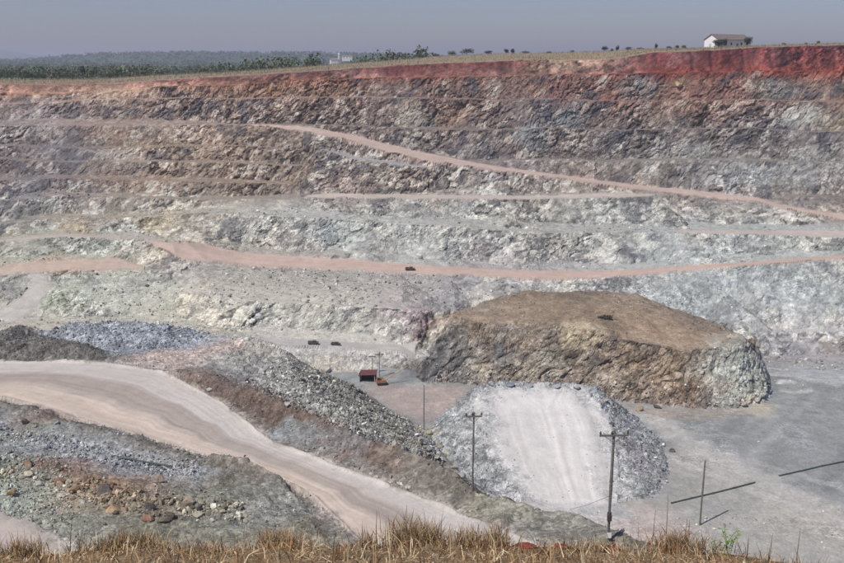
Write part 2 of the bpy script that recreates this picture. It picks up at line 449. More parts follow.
for a_, b_ in zip(mesa_crest[:-1], mesa_crest[1:]):
    for k in range(4):
        j = rnd.uniform(-1, 1) if k else 0
        mc.append((a_[0] + (b_[0] - a_[0]) * k / 4, a_[1] + (b_[1] - a_[1]) * k / 4 + .9 * j + .2, a_[2] + (b_[2] - a_[2]) * k / 4 + .8 * rnd.uniform(-1, .6) * (k > 0)))
mesa_crest = mc + [mesa_crest[-1]]
line(mesa_crest + mesa_top, [(.2, .165, .13)] * (len(mesa_crest) + len(mesa_top)), 13, closed=True)
line([PY(560, 306, 231), PY(640, 312, 226)], (.25, .19, .135), 13)
ZONES.append((Z_MESA, [p[:2] for p in mesa_base + mesa_back], None, .8, 0))

# pale tipping ramp with rubble flanks
rl = [PZ(482, 388, -72.6), PZ(481, 410, -74.3), PZ(487, 440, -76.6), PZ(500, 470, -78.6), PZ(522, 499, -79.9)]
rr = [PZ(586, 389, -72.8), PZ(602, 410, -74.5), PZ(614, 440, -76.8), PZ(618, 470, -78.7), PZ(618, 502, -79.9)]
BLG = (.30, .31, .31)
line(rl, BLG, 14, 0.0); line(rr, BLG, 14, 1.0)
line([PZ(540, 388, -72.7), PZ(546, 410, -74.4), PZ(556, 440, -76.7), PZ(565, 470, -78.6), PZ(572, 501, -79.9)], BLG, 14, 0.5)
tl = [PZ(480, 381.5, -71.9), PZ(510, 380.5, -71.6), PZ(560, 382.5, -71.9), PZ(598, 386, -72.3)]
line(tl, (.36, .38, .39), 14, 0.5)
heap_toe = [PZ(534, 502, -80), PZ(505, 499, -80), PZ(478, 490, -80), PZ(452, 466, -80), PZ(428, 436, -80), PZ(436, 420, -80), (9.5, 205, -80), (20, 208, -80), (40, 207, -80), PZ(612, 404, -80), PZ(642, 420, -80), PZ(666, 444, -80), PZ(670, 470, -80), PZ(660, 497, -80), PZ(610, 505, -80)]
line(heap_toe, BLG, 14, closed=True)
ZONES.append((Z_RAMPHEAP, [p[:2] for p in heap_toe], BLG, 1.0, 0))
ZONES.append((Z_RAMPROAD, [p[:2] for p in rl + [PZ(560, 512, -80), PZ(640, 520, -80)] + rr[::-1]], (.53, .505, .48), .02, 1))

# main haul road on the shelf
far_e = [(-175, 361, -66), (0, 361, -66), (60, 360.5, -66), (112, 363, -66), (160, 371.5, -65.8), (200, 391, -65.2), (220, 402, -65), (240, 414, -64.7), (260, 433, -64), (300, 452, -63), (340, 467.5, -62), (380, 482, -61), (420, 497, -60), (450, 511, -59), (500, 527, -58), (540, 545, -57), (600, 568, -56)]
near_e = [(-175, 396, -66.2), (0, 398, -66.2), (40, 408.5, -66), (80, 420.5, -65.8), (130, 434.5, -65.4), (170, 447, -65), (205, 459, -64.4), (245, 470, -63.8), (288, 484, -63), (317, 498, -62), (338, 520, -60.8), (360, 545, -59.4), (400, 575, -58)]
FE = [PZ(*p) for p in far_e]; NE = [PZ(*p) for p in near_e]
GR = (.24, .22, .195)
line(FE, GR, 15, 0.0); line(NE, GR, 15, 1.0)
ZONES.append((Z_ROAD_MAIN, [p[:2] for p in FE + NE[::-1]], (.43, .37, .325), .02, 1))

# dark berm left of the junction, flat behind it, blue rubble bank
line([PZ(-175, 345, -62.5), PZ(0, 341, -62.6), (PZ(40, 340.5, -62.7)), PZ(70, 343, -63.2), PZ(97, 352, -64.6), PZ(111, 361, -65.9)], (.15, .14, .13), 16)
line([PZ(-175, 334, -66.3), PZ(0, 330, -66.6), PZ(60, 334, -66.5), PZ(100, 348, -66.3)], (.27, .26, .25), 16)
ZONES.append((Z_LBERM, [PZ(-175, 361.5, -66)[:2], PZ(0, 361.5, -66)[:2], PZ(60, 361, -66)[:2], PZ(112, 363, -66)[:2], PZ(100, 348, -66.3)[:2], PZ(60, 334, -66.5)[:2], PZ(0, 330, -66.6)[:2], PZ(-175, 334, -66.3)[:2]], (.15, .14, .125), .9, 0))
blue_f = [PZ(40, 336, -66.5), PZ(75, 341, -66.5), PZ(110, 350, -66.4), PZ(150, 350, -66.4), PZ(185, 345, -66.4), PZ(214, 336, -66.4)]
blue_c = [PZ(20, 324, -64.2), PZ(70, 322, -63.6), PZ(120, 320.5, -63.4), PZ(160, 323, -63.6), PZ(195, 330, -65.6)]
line(blue_f, (.27, .29, .31), 16); line(blue_c, (.29, .31, .33), 16)
ZONES.append((Z_BLUE, [p[:2] for p in blue_f] + [PZ(212, 332, -66.6)[:2], PZ(195, 328, -66.6)[:2], PZ(120, 318, -64.6)[:2], PZ(20, 322, -65)[:2]], (.285, .305, .325), 1.0, 0))
line([PZ(150, 356, -66.3), PZ(200, 352, -66.3), PZ(235, 345, -66.2), PZ(245, 337, -66)], (.43, .35, .305), 16)
line([PZ(140, 362, -66.1), PZ(180, 366, -66)], (.43, .37, .33), 16)

# rubble heap shelving down to the pit floor, brown berm along the road
cr = (.245, .235, .21)
heap_far = [PZ(238, 337, -65.8), PZ(254, 337.5, -63.6), PZ(276, 346, -64.2), PZ(300, 362, -67), PZ(326, 375, -70), PZ(350, 384, -72.8), PZ(376, 402, -76.3), PZ(402, 416, -79), PZ(427, 430, -80)]
line(heap_far, [(.36, .35, .32)] * 3 + [cr] * 6, 17)
line([PZ(290, 372, -80)], cr, 17)
line([(-33, 222, -79.9), (-20, 214, -79.9), (-10, 208, -79.9)], cr, 17)
line([PZ(252, 352, -65.8), PZ(285, 362, -66), PZ(298, 380, -66), PZ(322, 404, -66.2), PZ(352, 428, -66)], (.31, .305, .28), 17)
line([PZ(360, 400, -74), PZ(392, 425, -76), PZ(425, 450, -76), PZ(447, 463, -76)], cr, 17)
line([PZ(214, 362, -66), PZ(240, 372, -66), PZ(275, 388, -66), PZ(310, 406, -66), PZ(345, 424, -66)], (.31, .305, .285), 17)
brown = [PZ(176, 370, -63.8), PZ(215, 378.5, -62.4), PZ(265, 394, -61.4), PZ(310, 413, -60.9), PZ(345, 430, -60.2), PZ(400, 447, -58.4), PZ(455, 469, -57.2), PZ(476, 489, -57.2), PZ(530, 503, -56.9), PZ(560, 511, -56.5), PZ(600, 522, -56), PZ(660, 546, -55), PZ(710, 570, -54)]
cb = (.185, .14, .115)
line(brown, [cb] * 5 + [(.14, .125, .105)] * 3 + [(.175, .165, .135)] * 5, 18)
bt = [PZ(205, 392, -65.1), PZ(240, 406, -64.7), PZ(270, 421, -64.2), PZ(305, 437, -63.2), PZ(345, 452, -62), PZ(400, 476, -60.2)]
line(bt, [(.17, .14, .12)] * 4 + [(.2, .18, .155)] * 2, 18)
ZONES.append((Z_RUBBLE, [p[:2] for p in heap_far] + [PZ(447, 463, -78)[:2]] + [p[:2] for p in brown[5:1:-1]] + [PZ(240, 372, -66)[:2], PZ(225, 352, -66)[:2]], None, .9, 0))
ZONES.append((Z_BERM, [p[:2] for p in brown[:6]] + [p[:2] for p in bt[::-1]], (.135, .10, .083), .5, 0))
# back slopes to the floor, hidden behind the berm
line([(-4, 150, -79.8), (8, 140, -79.9), (14, 136, -79.9), (24, 133, -79.9), (32, 128, -79.9), (38, 118, -79.9)], FL, 12)
line([PZ(462, 476, -77)], cr, 17)

# near ground below the viewpoint: road bank, rubble gutter, boulder ridge, lower road
line([(lambda p: (p[0], p[1] - 3.2, p[2] + 1.1))(PZ(*q)) for q in near_e[:8]], (.165, .15, .125), 19)
line([PZ(-175, 440, -66), PZ(0, 441, -65.6), PZ(50, 446, -65), PZ(100, 458, -64.4), PZ(160, 469, -63.8), PZ(200, 474, -63.2)], (.33, .335, .34), 19)
line([PZ(-175, 468, -62), PZ(0, 464, -62), PZ(40, 466, -61.8), PZ(100, 481, -61), PZ(150, 496, -60.4), PZ(200, 500, -60.6), (PZ(260, 500, -60.8)), PZ(310, 516, -60)], [(.22, .23, .195)] * 2 + [(.20, .15, .11)] * 3 + [(.2, .185, .14)] * 3, 19)
line([PZ(196, 459.5, -63.2), PZ(220, 456.5, -61.8), PZ(250, 460, -61.4), PZ(280, 474, -61.4), PZ(300, 495, -61.2)], (.2, .18, .155), 19)
line([PZ(-175, 505, -61.6), PZ(0, 512, -61.6), PZ(35, 522, -61.4), PZ(66, 545, -61)], (.25, .25, .215), 19)
line([PZ(110, 520, -60), PZ(180, 528, -59.6), PZ(250, 535, -59.4), PZ(320, 545, -59.3)], (.2, .19, .15), 19)
ZONES.append((Z_LOWROAD, [PZ(-175, 506, -61.6)[:2], PZ(0, 513, -61.6)[:2], PZ(35, 523, -61.4)[:2], PZ(66, 546, -61)[:2], PZ(70, 600, -61)[:2], PZ(-175, 600, -61.4)[:2]], (.42, .36, .32), .03, 1))
BROW = [(-260, 552), (-100, 550), (0, 552), (50, 556), (95, 549), (145, 546), (195, 553), (240, 549), (290, 545), (335, 549), (385, 546), (430, 541), (480, 545), (520, 547), (600, 548), (645, 552), (690, 551), (740, 556), (800, 566), (990, 600), (1100, 610)]
BY = 12.6
line([PY(u, v, BY) for u, v in BROW], (.2, .15, .1), 20)
line([(x, 62, -59) for x in (-62, -30, -5, 15)], (.27, .25, .22), 20)
line([(-70, 95, -60.5), (-40, 90, -60), (-15, 84, -59), (5, 80, -57.5), (16, 78, -55.5)], (.29, .27, .24), 20)
line([(24, 76, -55), (31, 84, -54.5)], (.26, .25, .22), 20)
line([(36, 62, -60), (60, 70, -70), (80, 80, -78)], (.26, .25, .22), 20)

# ------------------------------------------------------------------ triangulate the survey
TPa = np.array(TP, np.float64)
res = delaunay_2d_cdt([Vector((p[0], p[1])) for p in TP], TE, [], 0, 1e-4)
ov, oe, of, orv = res[0], res[1], res[2], res[3]
TV = np.zeros((len(ov), ATTR))
E0 = TPa[[a for a, b in TE], :]; E1 = TPa[[b for a, b in TE], :]
for i, p in enumerate(ov):
    if orv[i]:
        TV[i] = TPa[orv[i][0]]
    else:                                   # crossing of two breaklines: take the height along the nearer edge
        d = E1[:, :2] - E0[:, :2]
        L2 = np.maximum((d * d).sum(1), 1e-9)
        t = np.clip(((np.array(p) - E0[:, :2]) * d).sum(1) / L2, 0, 1)
        q = E0[:, :2] + d * t[:, None]
        k = np.argmin(((q - np.array(p)) ** 2).sum(1))
        TV[i] = E0[k] + (E1[k] - E0[k]) * t[k]
        print('CROSSING', [round(c, 1) for c in p], round(TV[i][2], 1), 'lev', TV[i][6])
    TV[i][:2] = p[:]
TF = np.array([f for f in of if len(f) == 3], np.int32)


def tin(X, Y, attrs):
    sh = X.shape
    X = X.ravel(); Y = Y.ravel()
    order = np.argsort(Y, kind='stable'); Ys = Y[order]; Xs = X[order]
    out = np.zeros((len(X), len(attrs)), F4); out[:, 0] = np.nan
    for f in TF:
        a, b, c = TV[f[0]], TV[f[1]], TV[f[2]]
        y0, y1 = min(a[1], b[1], c[1]), max(a[1], b[1], c[1])
        x0, x1 = min(a[0], b[0], c[0]), max(a[0], b[0], c[0])
        i0, i1 = np.searchsorted(Ys, y0 - 1e-3), np.searchsorted(Ys, y1 + 1e-3)
        if i1 <= i0: continue
        xs = Xs[i0:i1]
        m = np.nonzero((xs >= x0 - 1e-3) & (xs <= x1 + 1e-3))[0]
        if not len(m): continue
        px = xs[m]; py = Ys[i0:i1][m]
        den = (b[1] - c[1]) * (a[0] - c[0]) + (c[0] - b[0]) * (a[1] - c[1])
        if abs(den) < 1e-9: continue
        w0 = ((b[1] - c[1]) * (px - c[0]) + (c[0] - b[0]) * (py - c[1])) / den
        w1 = ((c[1] - a[1]) * (px - c[0]) + (a[0] - c[0]) * (py - c[1])) / den
        w2 = 1 - w0 - w1
        k = (w0 >= -1e-5) & (w1 >= -1e-5) & (w2 >= -1e-5)
        idx = order[i0:i1][m[k]]
        W = np.stack([w0[k], w1[k], w2[k]], 1)
        A = np.stack([a[attrs], b[attrs], c[attrs]], 0)
        out[idx] = W @ A
    bad = np.isnan(out[:, 0])
    if bad.any():
        print('outside tin', bad.sum()); out[bad] = 0; out[bad, 0] = -60
    return out.reshape(sh + (len(attrs),))


def warp(X, Y):
    far = sstep(225, 262, Y)
    a = 0.45 + 1.0 * np.maximum(far, .9 * sstep(201, 207, Y) * (X > -4) * (X < 84))
    z0 = np.zeros_like(X)
    wx = a * fbm(X, Y, z0, 14.0, 3, 0) * 1.6
    wy = a * (fbm(X, Y, z0 + 31, 11.0, 3, 1) * 1.4)
    fade = sstep(13.5, 40, Y)
    return X + wx * fade, Y + wy * fade


# polar sampling: columns of constant bearing, rows spread by how much surface there is
TMAX, NC, NR = 0.62, 1150, 800
tcol = np.linspace(-TMAX, TMAX, NC)
Yf = np.concatenate([np.arange(BY + .02, 70, 2.0), np.arange(70, 235, 0.55), np.arange(235, 400, 0.4), np.arange(400, 450, 1.5), np.arange(450, 700, 8), [699.5]])
cs = slice(None, None, 3)
Xg = tcol[cs][None, :] * Yf[:, None]; Yg = np.repeat(Yf[:, None], Xg.shape[1], 1)
Zg = tin(*warp(Xg, Yg), [2])[..., 0]
dz = np.abs(np.diff(Zg, axis=0)); dy = np.diff(Yg, axis=0); ym = Yg[1:]
ang = np.abs(np.diff(np.arctan2(Zg, Yg), axis=0))
wgt = 0.16 * np.sqrt(dz ** 2 + dy ** 2) / ym + ang
wgt *= np.where(ym < 70, 0.12, np.where(ym < 95, .35, 1.0))
wgt *= np.where(ym > 235, 1.35, 1.0) * np.where(ym > 455, 0.3, 1.0)
k = 21
pad = np.pad(wgt, ((0, 0), (k // 2, k // 2)), mode='edge')
cum = np.cumsum(pad, axis=1)
wgt = (np.concatenate([cum[:, k - 1:k], cum[:, k:] - cum[:, :-k]], 1)) / k
W = np.concatenate([np.zeros((1, wgt.shape[1])), np.cumsum(wgt, 0)], 0)
rows3 = np.stack([np.interp(np.linspace(0, W[-1, j], NR), W[:, j], Yf) for j in range(W.shape[1])], 1)
tc3 = tcol[cs]
ii = np.clip(np.searchsorted(tc3, tcol) - 1, 0, len(tc3) - 2)
fr = np.clip((tcol - tc3[ii]) / (tc3[ii + 1] - tc3[ii]), 0, 1)
Yr = rows3[:, ii] * (1 - fr) + rows3[:, ii + 1] * fr
Xr = tcol[None, :] * Yr
WX, WY = warp(Xr, Yr)
A = tin(WX, WY, [2, 3, 4, 5, 6, 7])
Z = A[..., 0]; RGB = A[..., 1:4].copy(); LEV = A[..., 4]; ACR = A[..., 5]

zun = sstep(235, 300, Yr) * np.clip((4.9 - LEV) / .8, 0, 1) * sstep(-.6, .6, LEV)
Z = Z + zun * (1.0 * fbm(Xr, Yr, Xr * 0, 26, 3, 2) + .4 * fbm(Xr, Yr, Xr * 0, 7, 2, 1))
P = np.stack([Xr, Yr, Z], -1).astype(F4)


def normals(P):
    dr = np.gradient(P, axis=0); dc = np.gradient(P, axis=1)
    n = np.cross(dc, dr); n /= np.maximum(np.linalg.norm(n, axis=-1, keepdims=True), 1e-6)
    return np.where(n[..., 2:3] < 0, -n, n)


NRM = normals(P)
slope = 1 - NRM[..., 2]                       # 0 flat .. 1 vertical
steep = np.where(Yr > 235, sstep(0.02, 0.085, slope), sstep(0.06, 0.30, slope))


def inside(poly, X, Y):
    poly = np.array(poly); r = np.zeros(X.shape, bool)
    x0, y0 = poly.min(0); x1, y1 = poly.max(0)
    m = (X >= x0) & (X <= x1) & (Y >= y0) & (Y <= y1)
    px, py = X[m], Y[m]; q = np.zeros(px.shape, bool)
    n = len(poly)
    for i in range(n):
        a, b = poly[i], poly[(i + 1) % n]
        if a[1] == b[1]: continue
        c = ((a[1] > py) != (b[1] > py)) & (px < (b[0] - a[0]) * (py - a[1]) / (b[1] - a[1]) + a[0])
        q ^= c
    r[m] = q
    return r


# zones and mineral colours
zid = np.where(LEV < -0.3, Z_TOP, np.clip(np.floor(np.clip(LEV, 0, 9.5)), 0, 9)).astype(np.int32)
zid[(LEV > 9.75) & (Z < -79.2)] = Z_FLOOR
zid[(LEV > 10) & (zid != Z_FLOOR)] = Z_NEAR
zid[(Yr < 235) & (Z > -78.5) & (zid < 10) & (LEV > 9.2)] = Z_NEAR
stony = (0.5 + 0.4 * steep) * (.45 + .55 * sstep(-.25, .3, fbm(Xr, Yr, Z, 13.0, 3, 0)))
hn = fbm(Xr, Yr, Z, 9.0, 4, 2)
jx = 1.1 * fbm(Xr, Yr, Z * 0, 3.0, 3, 1); jy = 1.1 * fbm(Xr, Yr, Z * 0 + 9, 3.0, 3, 2)
roadm = np.zeros(Z.shape, F4); COVER = {}
for (zi, poly, rgb, stn, isroad) in ZONES:
    m = inside(poly, WX, WY)
    sf = {Z_RAMPROAD: 4.2, Z_ROAD_MAIN: 1.5, Z_LOWROAD: 2.5, Z_RAMPHEAP: .8, Z_PAD: 1.6}.get(zi, .55)
    cov = 0
    for dx, dy in ((-1, 0), (1, 0), (0, -1), (0, 1), (0, 0), (-.7, .7), (.7, -.7), (.5, .5), (-.5, -.5)):
        cov = cov + inside(poly, WX + jx * sf + dx * sf, WY + jy * sf + dy * sf).astype(F4) / 9
    mj = cov > .5
    if zi == Z_RAMP2:
        mm = (Xr > -45) & m; m = mm; mj = mj & (Xr > -45 + 8 * hn); cov = cov * mj; rgb = (.42, .36, .315)
    if zi == Z_ROADG:
        m = m & (Xr > 92); mj = mj & (Xr > 88 + 8 * hn); cov = cov * mj; rgb = (.42, .365, .325)
    if zi == Z_FLOOR: continue
    zid[m] = zi
    if rgb is not None:
        RGB = RGB * (1 - cov[..., None]) + np.array(rgb, F4) * cov[..., None]
    stony = stony * (1 - cov) + stn * cov
    COVER[zi] = np.maximum(COVER.get(zi, 0), cov)
    if isroad: roadm[mj] = 1.0
stony = np.where(np.isin(zid, (Z_NEAR, Z_BERM)) & (roadm < .5), np.maximum(stony, .8), stony)
mesatop = (zid == Z_MESA) & (slope < 0.12)
stony[mesatop] = .45

# tracks and dust bands along roads
q = ACR
str1 = vn(q * 16, Xr * 0.03, Yr * 0.03, 1) * 0.5 + vn(q * 40, Xr * 0.05, Yr * 0.05, 2) * 0.5
M = zid == Z_ROAD_MAIN
band = np.interp(q[M] + 0.02 * hn[M], [0, .08, .3, .40, .50, .62, .70, .9, 1.0], [0, .2, .25, .95, 1.0, .9, .45, .4, 0.2])
light = np.array((.50, .465, .43)); mauve = np.array((.33, .28, .245)); pink = np.array((.48, .40, .335))
str3 = vn(q[M] * 70, Xr[M] * .02, Yr[M] * .02, 3)
cc = light + (mauve - light) * np.clip(band * 1.1 + 0.35 * str1[M] + .2 * str3, 0, 1)[:, None]
pk = sstep(.58, .72, q[M] + .05 * hn[M])[:, None]
rut = 0
for q0, am in ((.10, .5), (.16, .6), (.26, .5), (.33, .7), (.44, .6), (.52, .8), (.58, .6), (.68, .7), (.75, .8), (.86, .6), (.92, .5)):
    qq = q[M] + .010 * vn(Xr[M] / 18 + q0 * 50, Yr[M] / 18, 0 * q[M], 0)
    rut = rut + am * np.exp(-((qq - q0) / .009) ** 2) * sstep(-.3, .4, vn(Xr[M] / 9 + q0 * 90, Yr[M] / 9, 0 * q[M], 1))
wet = sstep(.2, .42, vn(q[M] * 9, Xr[M] / 9, Yr[M] / 14, 2) * .7 + .4 * vn(q[M] * 24, Xr[M] / 5, Yr[M] / 7, 3)) * sstep(.5, .6, q[M])
cc = cc * (1 - pk) + (pink * (1 + .22 * str1[M][:, None] + .08 * str3[:, None])) * pk
cc = cc * (1 - .15 * np.clip(rut, 0, 1) - .13 * wet)[:, None]
cw = COVER[Z_ROAD_MAIN][M][:, None]; RGB[M] = RGB[M] * (1 - cw) + cc * cw
for zi in (Z_RAMP1, Z_RAMP2, Z_ROAD3, Z_ROADG, Z_ROAD4, Z_PAD):
    M = (zid == zi) & (roadm > 0)
    RGB[M] *= (1 + 0.10 * str1[M] + .12 * hn[M])[:, None]
M = zid == Z_RAMPROAD
RGB[M] *= (1 + 0.14 * str1[M] + .22 * -np.abs(vn(q[M] * 9, Yr[M] * .012, 0 * q[M], 0)) + .1 + 0.08 * hn[M])[:, None]

# floor: grey with paler driven swaths, pinkish dust near the heaps
M = zid == Z_FLOOR
fx, fy = Xr[M], Yr[M]
dirn = (fx * 0.62 + fy * 0.78); crs = (fx * 0.78 - fy * 0.62)
fs = vn(crs / 5.0, dirn / 60.0, 0 * fx, 0) * 0.5 + vn(crs / 1.6, dirn / 40.0, 0 * fx + 5, 1) * 0.5
base = np.array((.235, .24, .235)) * (1 + 0.26 * fs + 0.14 * hn[M])[:, None]
RGB[M] = base; stony[M] = 0.2 + 0.25 * sstep(.1, .4, hn[M])


def paint(poly, rgb, soft=2.0, amt=1.0, only=Z_FLOOR):
    poly = [PZ(u, v, -80)[:2] for u, v in poly]
    s = 0
    for dx, dy in ((-1, -1), (1, -1), (-1, 1), (1, 1), (0, 0)):
        s = s + inside(poly, Xr + jx * 2.2 + dx * soft, Yr + jy * 2.2 + dy * soft).astype(F4)
    s = (s / 5 * amt * np.clip(0.85 + 0.4 * hn, 0, 1.2))[..., None] * (zid == only)[..., None]
    RGB[:] = RGB * (1 - s) + np.array(rgb) * s


paint([(628, 408), (660, 415), (720, 450), (780, 478), (844, 510), (1000, 560), (1000, 640), (844, 545), (760, 500), (700, 465), (650, 430)], (.41, .39, .365), 1.2, 1.0)
paint([(600, 500), (665, 440), (700, 455), (800, 500), (1000, 540), (1000, 700), (640, 700), (600, 530)], (.355, .335, .30), 3.5, .85)
paint([(585, 500), (650, 505), (690, 530), (650, 545), (600, 525)], (.42, .36, .33), 2.0, .9)
paint([(360, 386), (470, 386), (450, 415), (420, 425), (390, 410)], (.37, .30, .265), 1.5, .95)
paint([(480, 496), (620, 500), (610, 530), (540, 520)], (.47, .44, .42), 1.5, .95)
paint([(770, 380), (795, 381), (800, 384), (772, 383)], (.55, .54, .52), .4, 1.0)
paint([(782, 392), (812, 389), (816, 392), (790, 395)], (.5, .49, .47), .5, .9)
paint([(800, 376), (844, 380), (844, 386), (806, 381)], (.40, .40, .39), .8, .8)
paint([(655, 452), (844, 520), (844, 524), (650, 456)], (.42, .40, .375), .6, .7)
paint([(690, 440), (844, 488), (844, 492), (690, 444)], (.40, .385, .365), .6, .6)
paint([(600, 404), (700, 410), (770, 405), (760, 416), (660, 418)], (.33, .27, .22), 1.5, .7)

# rock: veins, bedding and block colours on every face
rock = np.clip(steep, 0, 1) * (roadm < .5) * (LEV > -0.3) * ((Yr > 225) | (zid == Z_MESA))
rub = ((zid == Z_RUBBLE) | (zid == Z_RAMPHEAP) | (zid == Z_BLUE) | (zid == Z_LBERM)).astype(F4) * (roadm < .5)
dip = math.radians(38)
bx = Xr * math.cos(dip) + Z * math.sin(dip); bz = -Xr * math.sin(dip) + Z * math.cos(dip)
nearr = ((zid == Z_NEAR) | (zid == Z_BERM)).astype(F4) * (Yr > 85) * (roadm < .5)
soft = np.clip(rub * .45 + nearr * .22, 0, 1)
act = np.maximum(rock, soft)
M = act > 0.05
wpx = fbm(Xr, Yr, Z, 5.0, 2, 2) * 1.6; wpz = fbm(Xr, Yr, Z + 40, 4.0, 2, 1) * 1.3
cx_, cy_, cz_ = (bx + wpx)[M].astype(F4), (Yr + wpz)[M].astype(F4), (bz + wpz)[M].astype(F4)
b1, b1b, e1, t1 = cells(cx_ / 5.2, cy_ / 3.4, cz_ / 2.3)
b2, b2b, e2, t2 = cells(cx_ / 2.0 + 9, cy_ / 1.7, cz_ / 1.05)
disp = np.zeros(Z.shape, F4)
big = fbm(Xr, Yr, Z, 16.0, 3, 3)
redz = (LEV < 1.0) & (LEV >= -.3)
amp = np.where(redz, .3, np.where(zid == Z_MESA, .8, 1.0))
fine = fbm(bx, Yr, bz * 2, 2.2, 3, 1)
calm = (.42 + .58 * sstep(-.28, .3, fbm(Xr, Yr * .6, Z * .8, 17.0, 3, 1))) * np.where((LEV > 7.95) & (LEV < 9) & (Xr > 5), .45, 1.0)
calm = np.where(zid == Z_MESA, .45 + .55 * calm, calm)
act = act * np.where(rock > .05, calm, 1)
amp = amp * .72
disp[M] = (amp[M] * ((b1 - .5) * .75 + t1 * 1.7 + (b2 - .5) * 0.6 + t2 * 1.5 - 0.4 * np.exp(-e1 * 11) - .3 * np.exp(-e2 * 9)) + 0.55 * fine[M] + .35 * fbm(Xr[M], Yr[M], Z[M], 1.1, 2, 0)) * act[M]
disp += rock * big * np.where(LEV < 5, .55, .9) * np.where(redz, .5, 1)
# gullies running down the faces
gul = vn(Xr / 3.5, Yr / 40, Z / 22, 2) * .6 + vn(Xr / 1.6, Yr / 30, Z / 14, 3) * .4
disp += rock * np.where(redz, 1.0, .35) * gul
vein = fbm(bx * .55, Yr * .4, bz * 1.6, 7.0, 4, 0)
tint = np.ones(Z.shape, F4)
tint[M] = 1 + np.maximum(act[M], .5 * rock[M]) * ((b1b - .5) * 0.9 + (b2b - .5) * .9 + .4 * np.clip(vn(Xr[M] / .8, Yr[M] / .8, Z[M] / .8, 2), -1, 1))
tint *= 1 + 0.35 * (hn * .6 + big * .5) * np.clip(rock + .3, 0, 1) * (roadm < .5)
blk = np.zeros(Z.shape, F4); blk[M] = b1b * .65 + b2b * .35
lightv = np.clip(sstep(.24, .38, vein + .5 * (blk - .5)) + .8 * sstep(.70, .76, blk) * (LEV > 2), 0, 1) * rock * np.where(redz, .08, np.where(zid == Z_MESA, .22, np.where(LEV < 5, .42, .68)))
darkv = sstep(.2, .34, fbm(bx, Yr, bz * 1.5, 9.0, 4, 3) + .4 * (.5 - blk)) * rock * .62 * np.where(redz, .3, 1)
CREAM = np.array((.47, .45, .39)); DK = np.array((.085, .085, .095))
RGB = RGB * tint[..., None]
warmw = sstep(230, 245, Yr)[..., None] * (LEV > .8)[..., None] * (roadm < .5)[..., None]
RGB = RGB * (1 + warmw * (np.array((1.065, 1.035, .985)) - 1)) * (1 - warmw * np.clip((6.2 - LEV) / .8, 0, 1)[..., None] * (1 - np.array((1.0, .92, .89))))
streak = vn(Xr / 1.3, Yr / 30, Z / 16, 1) * .5 + vn(Xr / 3.4, Yr / 30, Z / 25, 0) * .5      # run-off staining down the faces
RGB *= (1 + np.where(redz, .6, .28) * streak * rock + .35 * hn * redz)[..., None]
RGB = RGB * (1 - lightv[..., None]) + CREAM * (.75 + .5 * np.clip(tint - .5, 0, 1))[..., None] * lightv[..., None]
RGB = RGB * (1 - darkv[..., None]) + DK * darkv[..., None]
hue = fbm(Xr, Yr, Z, 22.0, 3, 0)
RGB *= 1 + rock[..., None] * hue[..., None] * np.array((.10, .015, -.08))
# rougher shelves, rubble and banks
rest = (1 - rock) * (roadm < .5) * np.where(zid == Z_FLOOR, .08, 1) * np.where(zid == Z_TOP, .5, 1) * sstep(14, 30, Yr)
disp += rest * (.55 * fbm(Xr, Yr, Z, 5.0, 3, 1) + .22 * fbm(Xr, Yr, Z, 1.5, 2, 2)) * np.where(Yr > 235, .8, .55)
debris = np.where(LEV < 5, .4, 1) * np.clip(fbm(Xr, Yr, Xr * 0, 9.0, 3, 0) * 2.4 - .7, 0, 1.2) * (1 - rock) * (roadm < .5) * (zid < 10) * (Yr > 235)
disp += debris
disp += (zid == Z_MESA) * (1 - rock) * .9 * fbm(Xr, Yr, Z, 7.0, 3, 1)
disp += rub * (.3 * fbm(Xr, Yr, Z, 2.2, 3, 0)) + nearr * (.9 * fbm(Xr, Yr, Z, 9.0, 3, 2) + .3 * fbm(Xr, Yr, Z, 2.0, 2, 0))
disp += roadm * .05 * (hn + 2 * str1)
# little windrows along the outer edge of the haul roads
edge = (np.exp(-((q - .96) / .05) ** 2)) * np.isin(zid, (Z_RAMP1, Z_ROAD3, Z_ROAD4, Z_RAMP2))
disp += edge * .6 * (.8 + .6 * vn(Xr / 4.5, Yr / 4.5, Xr * 0, 2))
edge = (np.exp(-((q - .985) / .02) ** 2) + np.exp(-((q - .015) / .02) ** 2)) * (zid == Z_ROAD_MAIN)
disp += edge * .5 * (.8 + .6 * vn(Xr / 3.5, Yr / 3.5, Xr * 0, 1))
dirv = NRM.copy(); dirv[..., 2] *= np.where(rock > .2, .35, 1.0)
P2 = P + dirv * disp[..., None]
P2[0] = P[0]
VU, VV = project(P2[..., 0], P2[..., 1], P2[..., 2])


def pick(u, v, tol=2.2, ymin=60):
    d = (VU - u) ** 2 + (VV - v) ** 2
    c = np.nonzero((d < tol * tol) & (P2[..., 1] > ymin))
    if not len(c[0]):
        d = np.where(P2[..., 1] > ymin, d, 1e9)
        i = np.unravel_index(np.argmin(d), d.shape); return Vector(P2[i].tolist())
    k = np.argmin(P2[..., 1][c])
    return Vector(P2[c[0][k], c[1][k]].tolist())


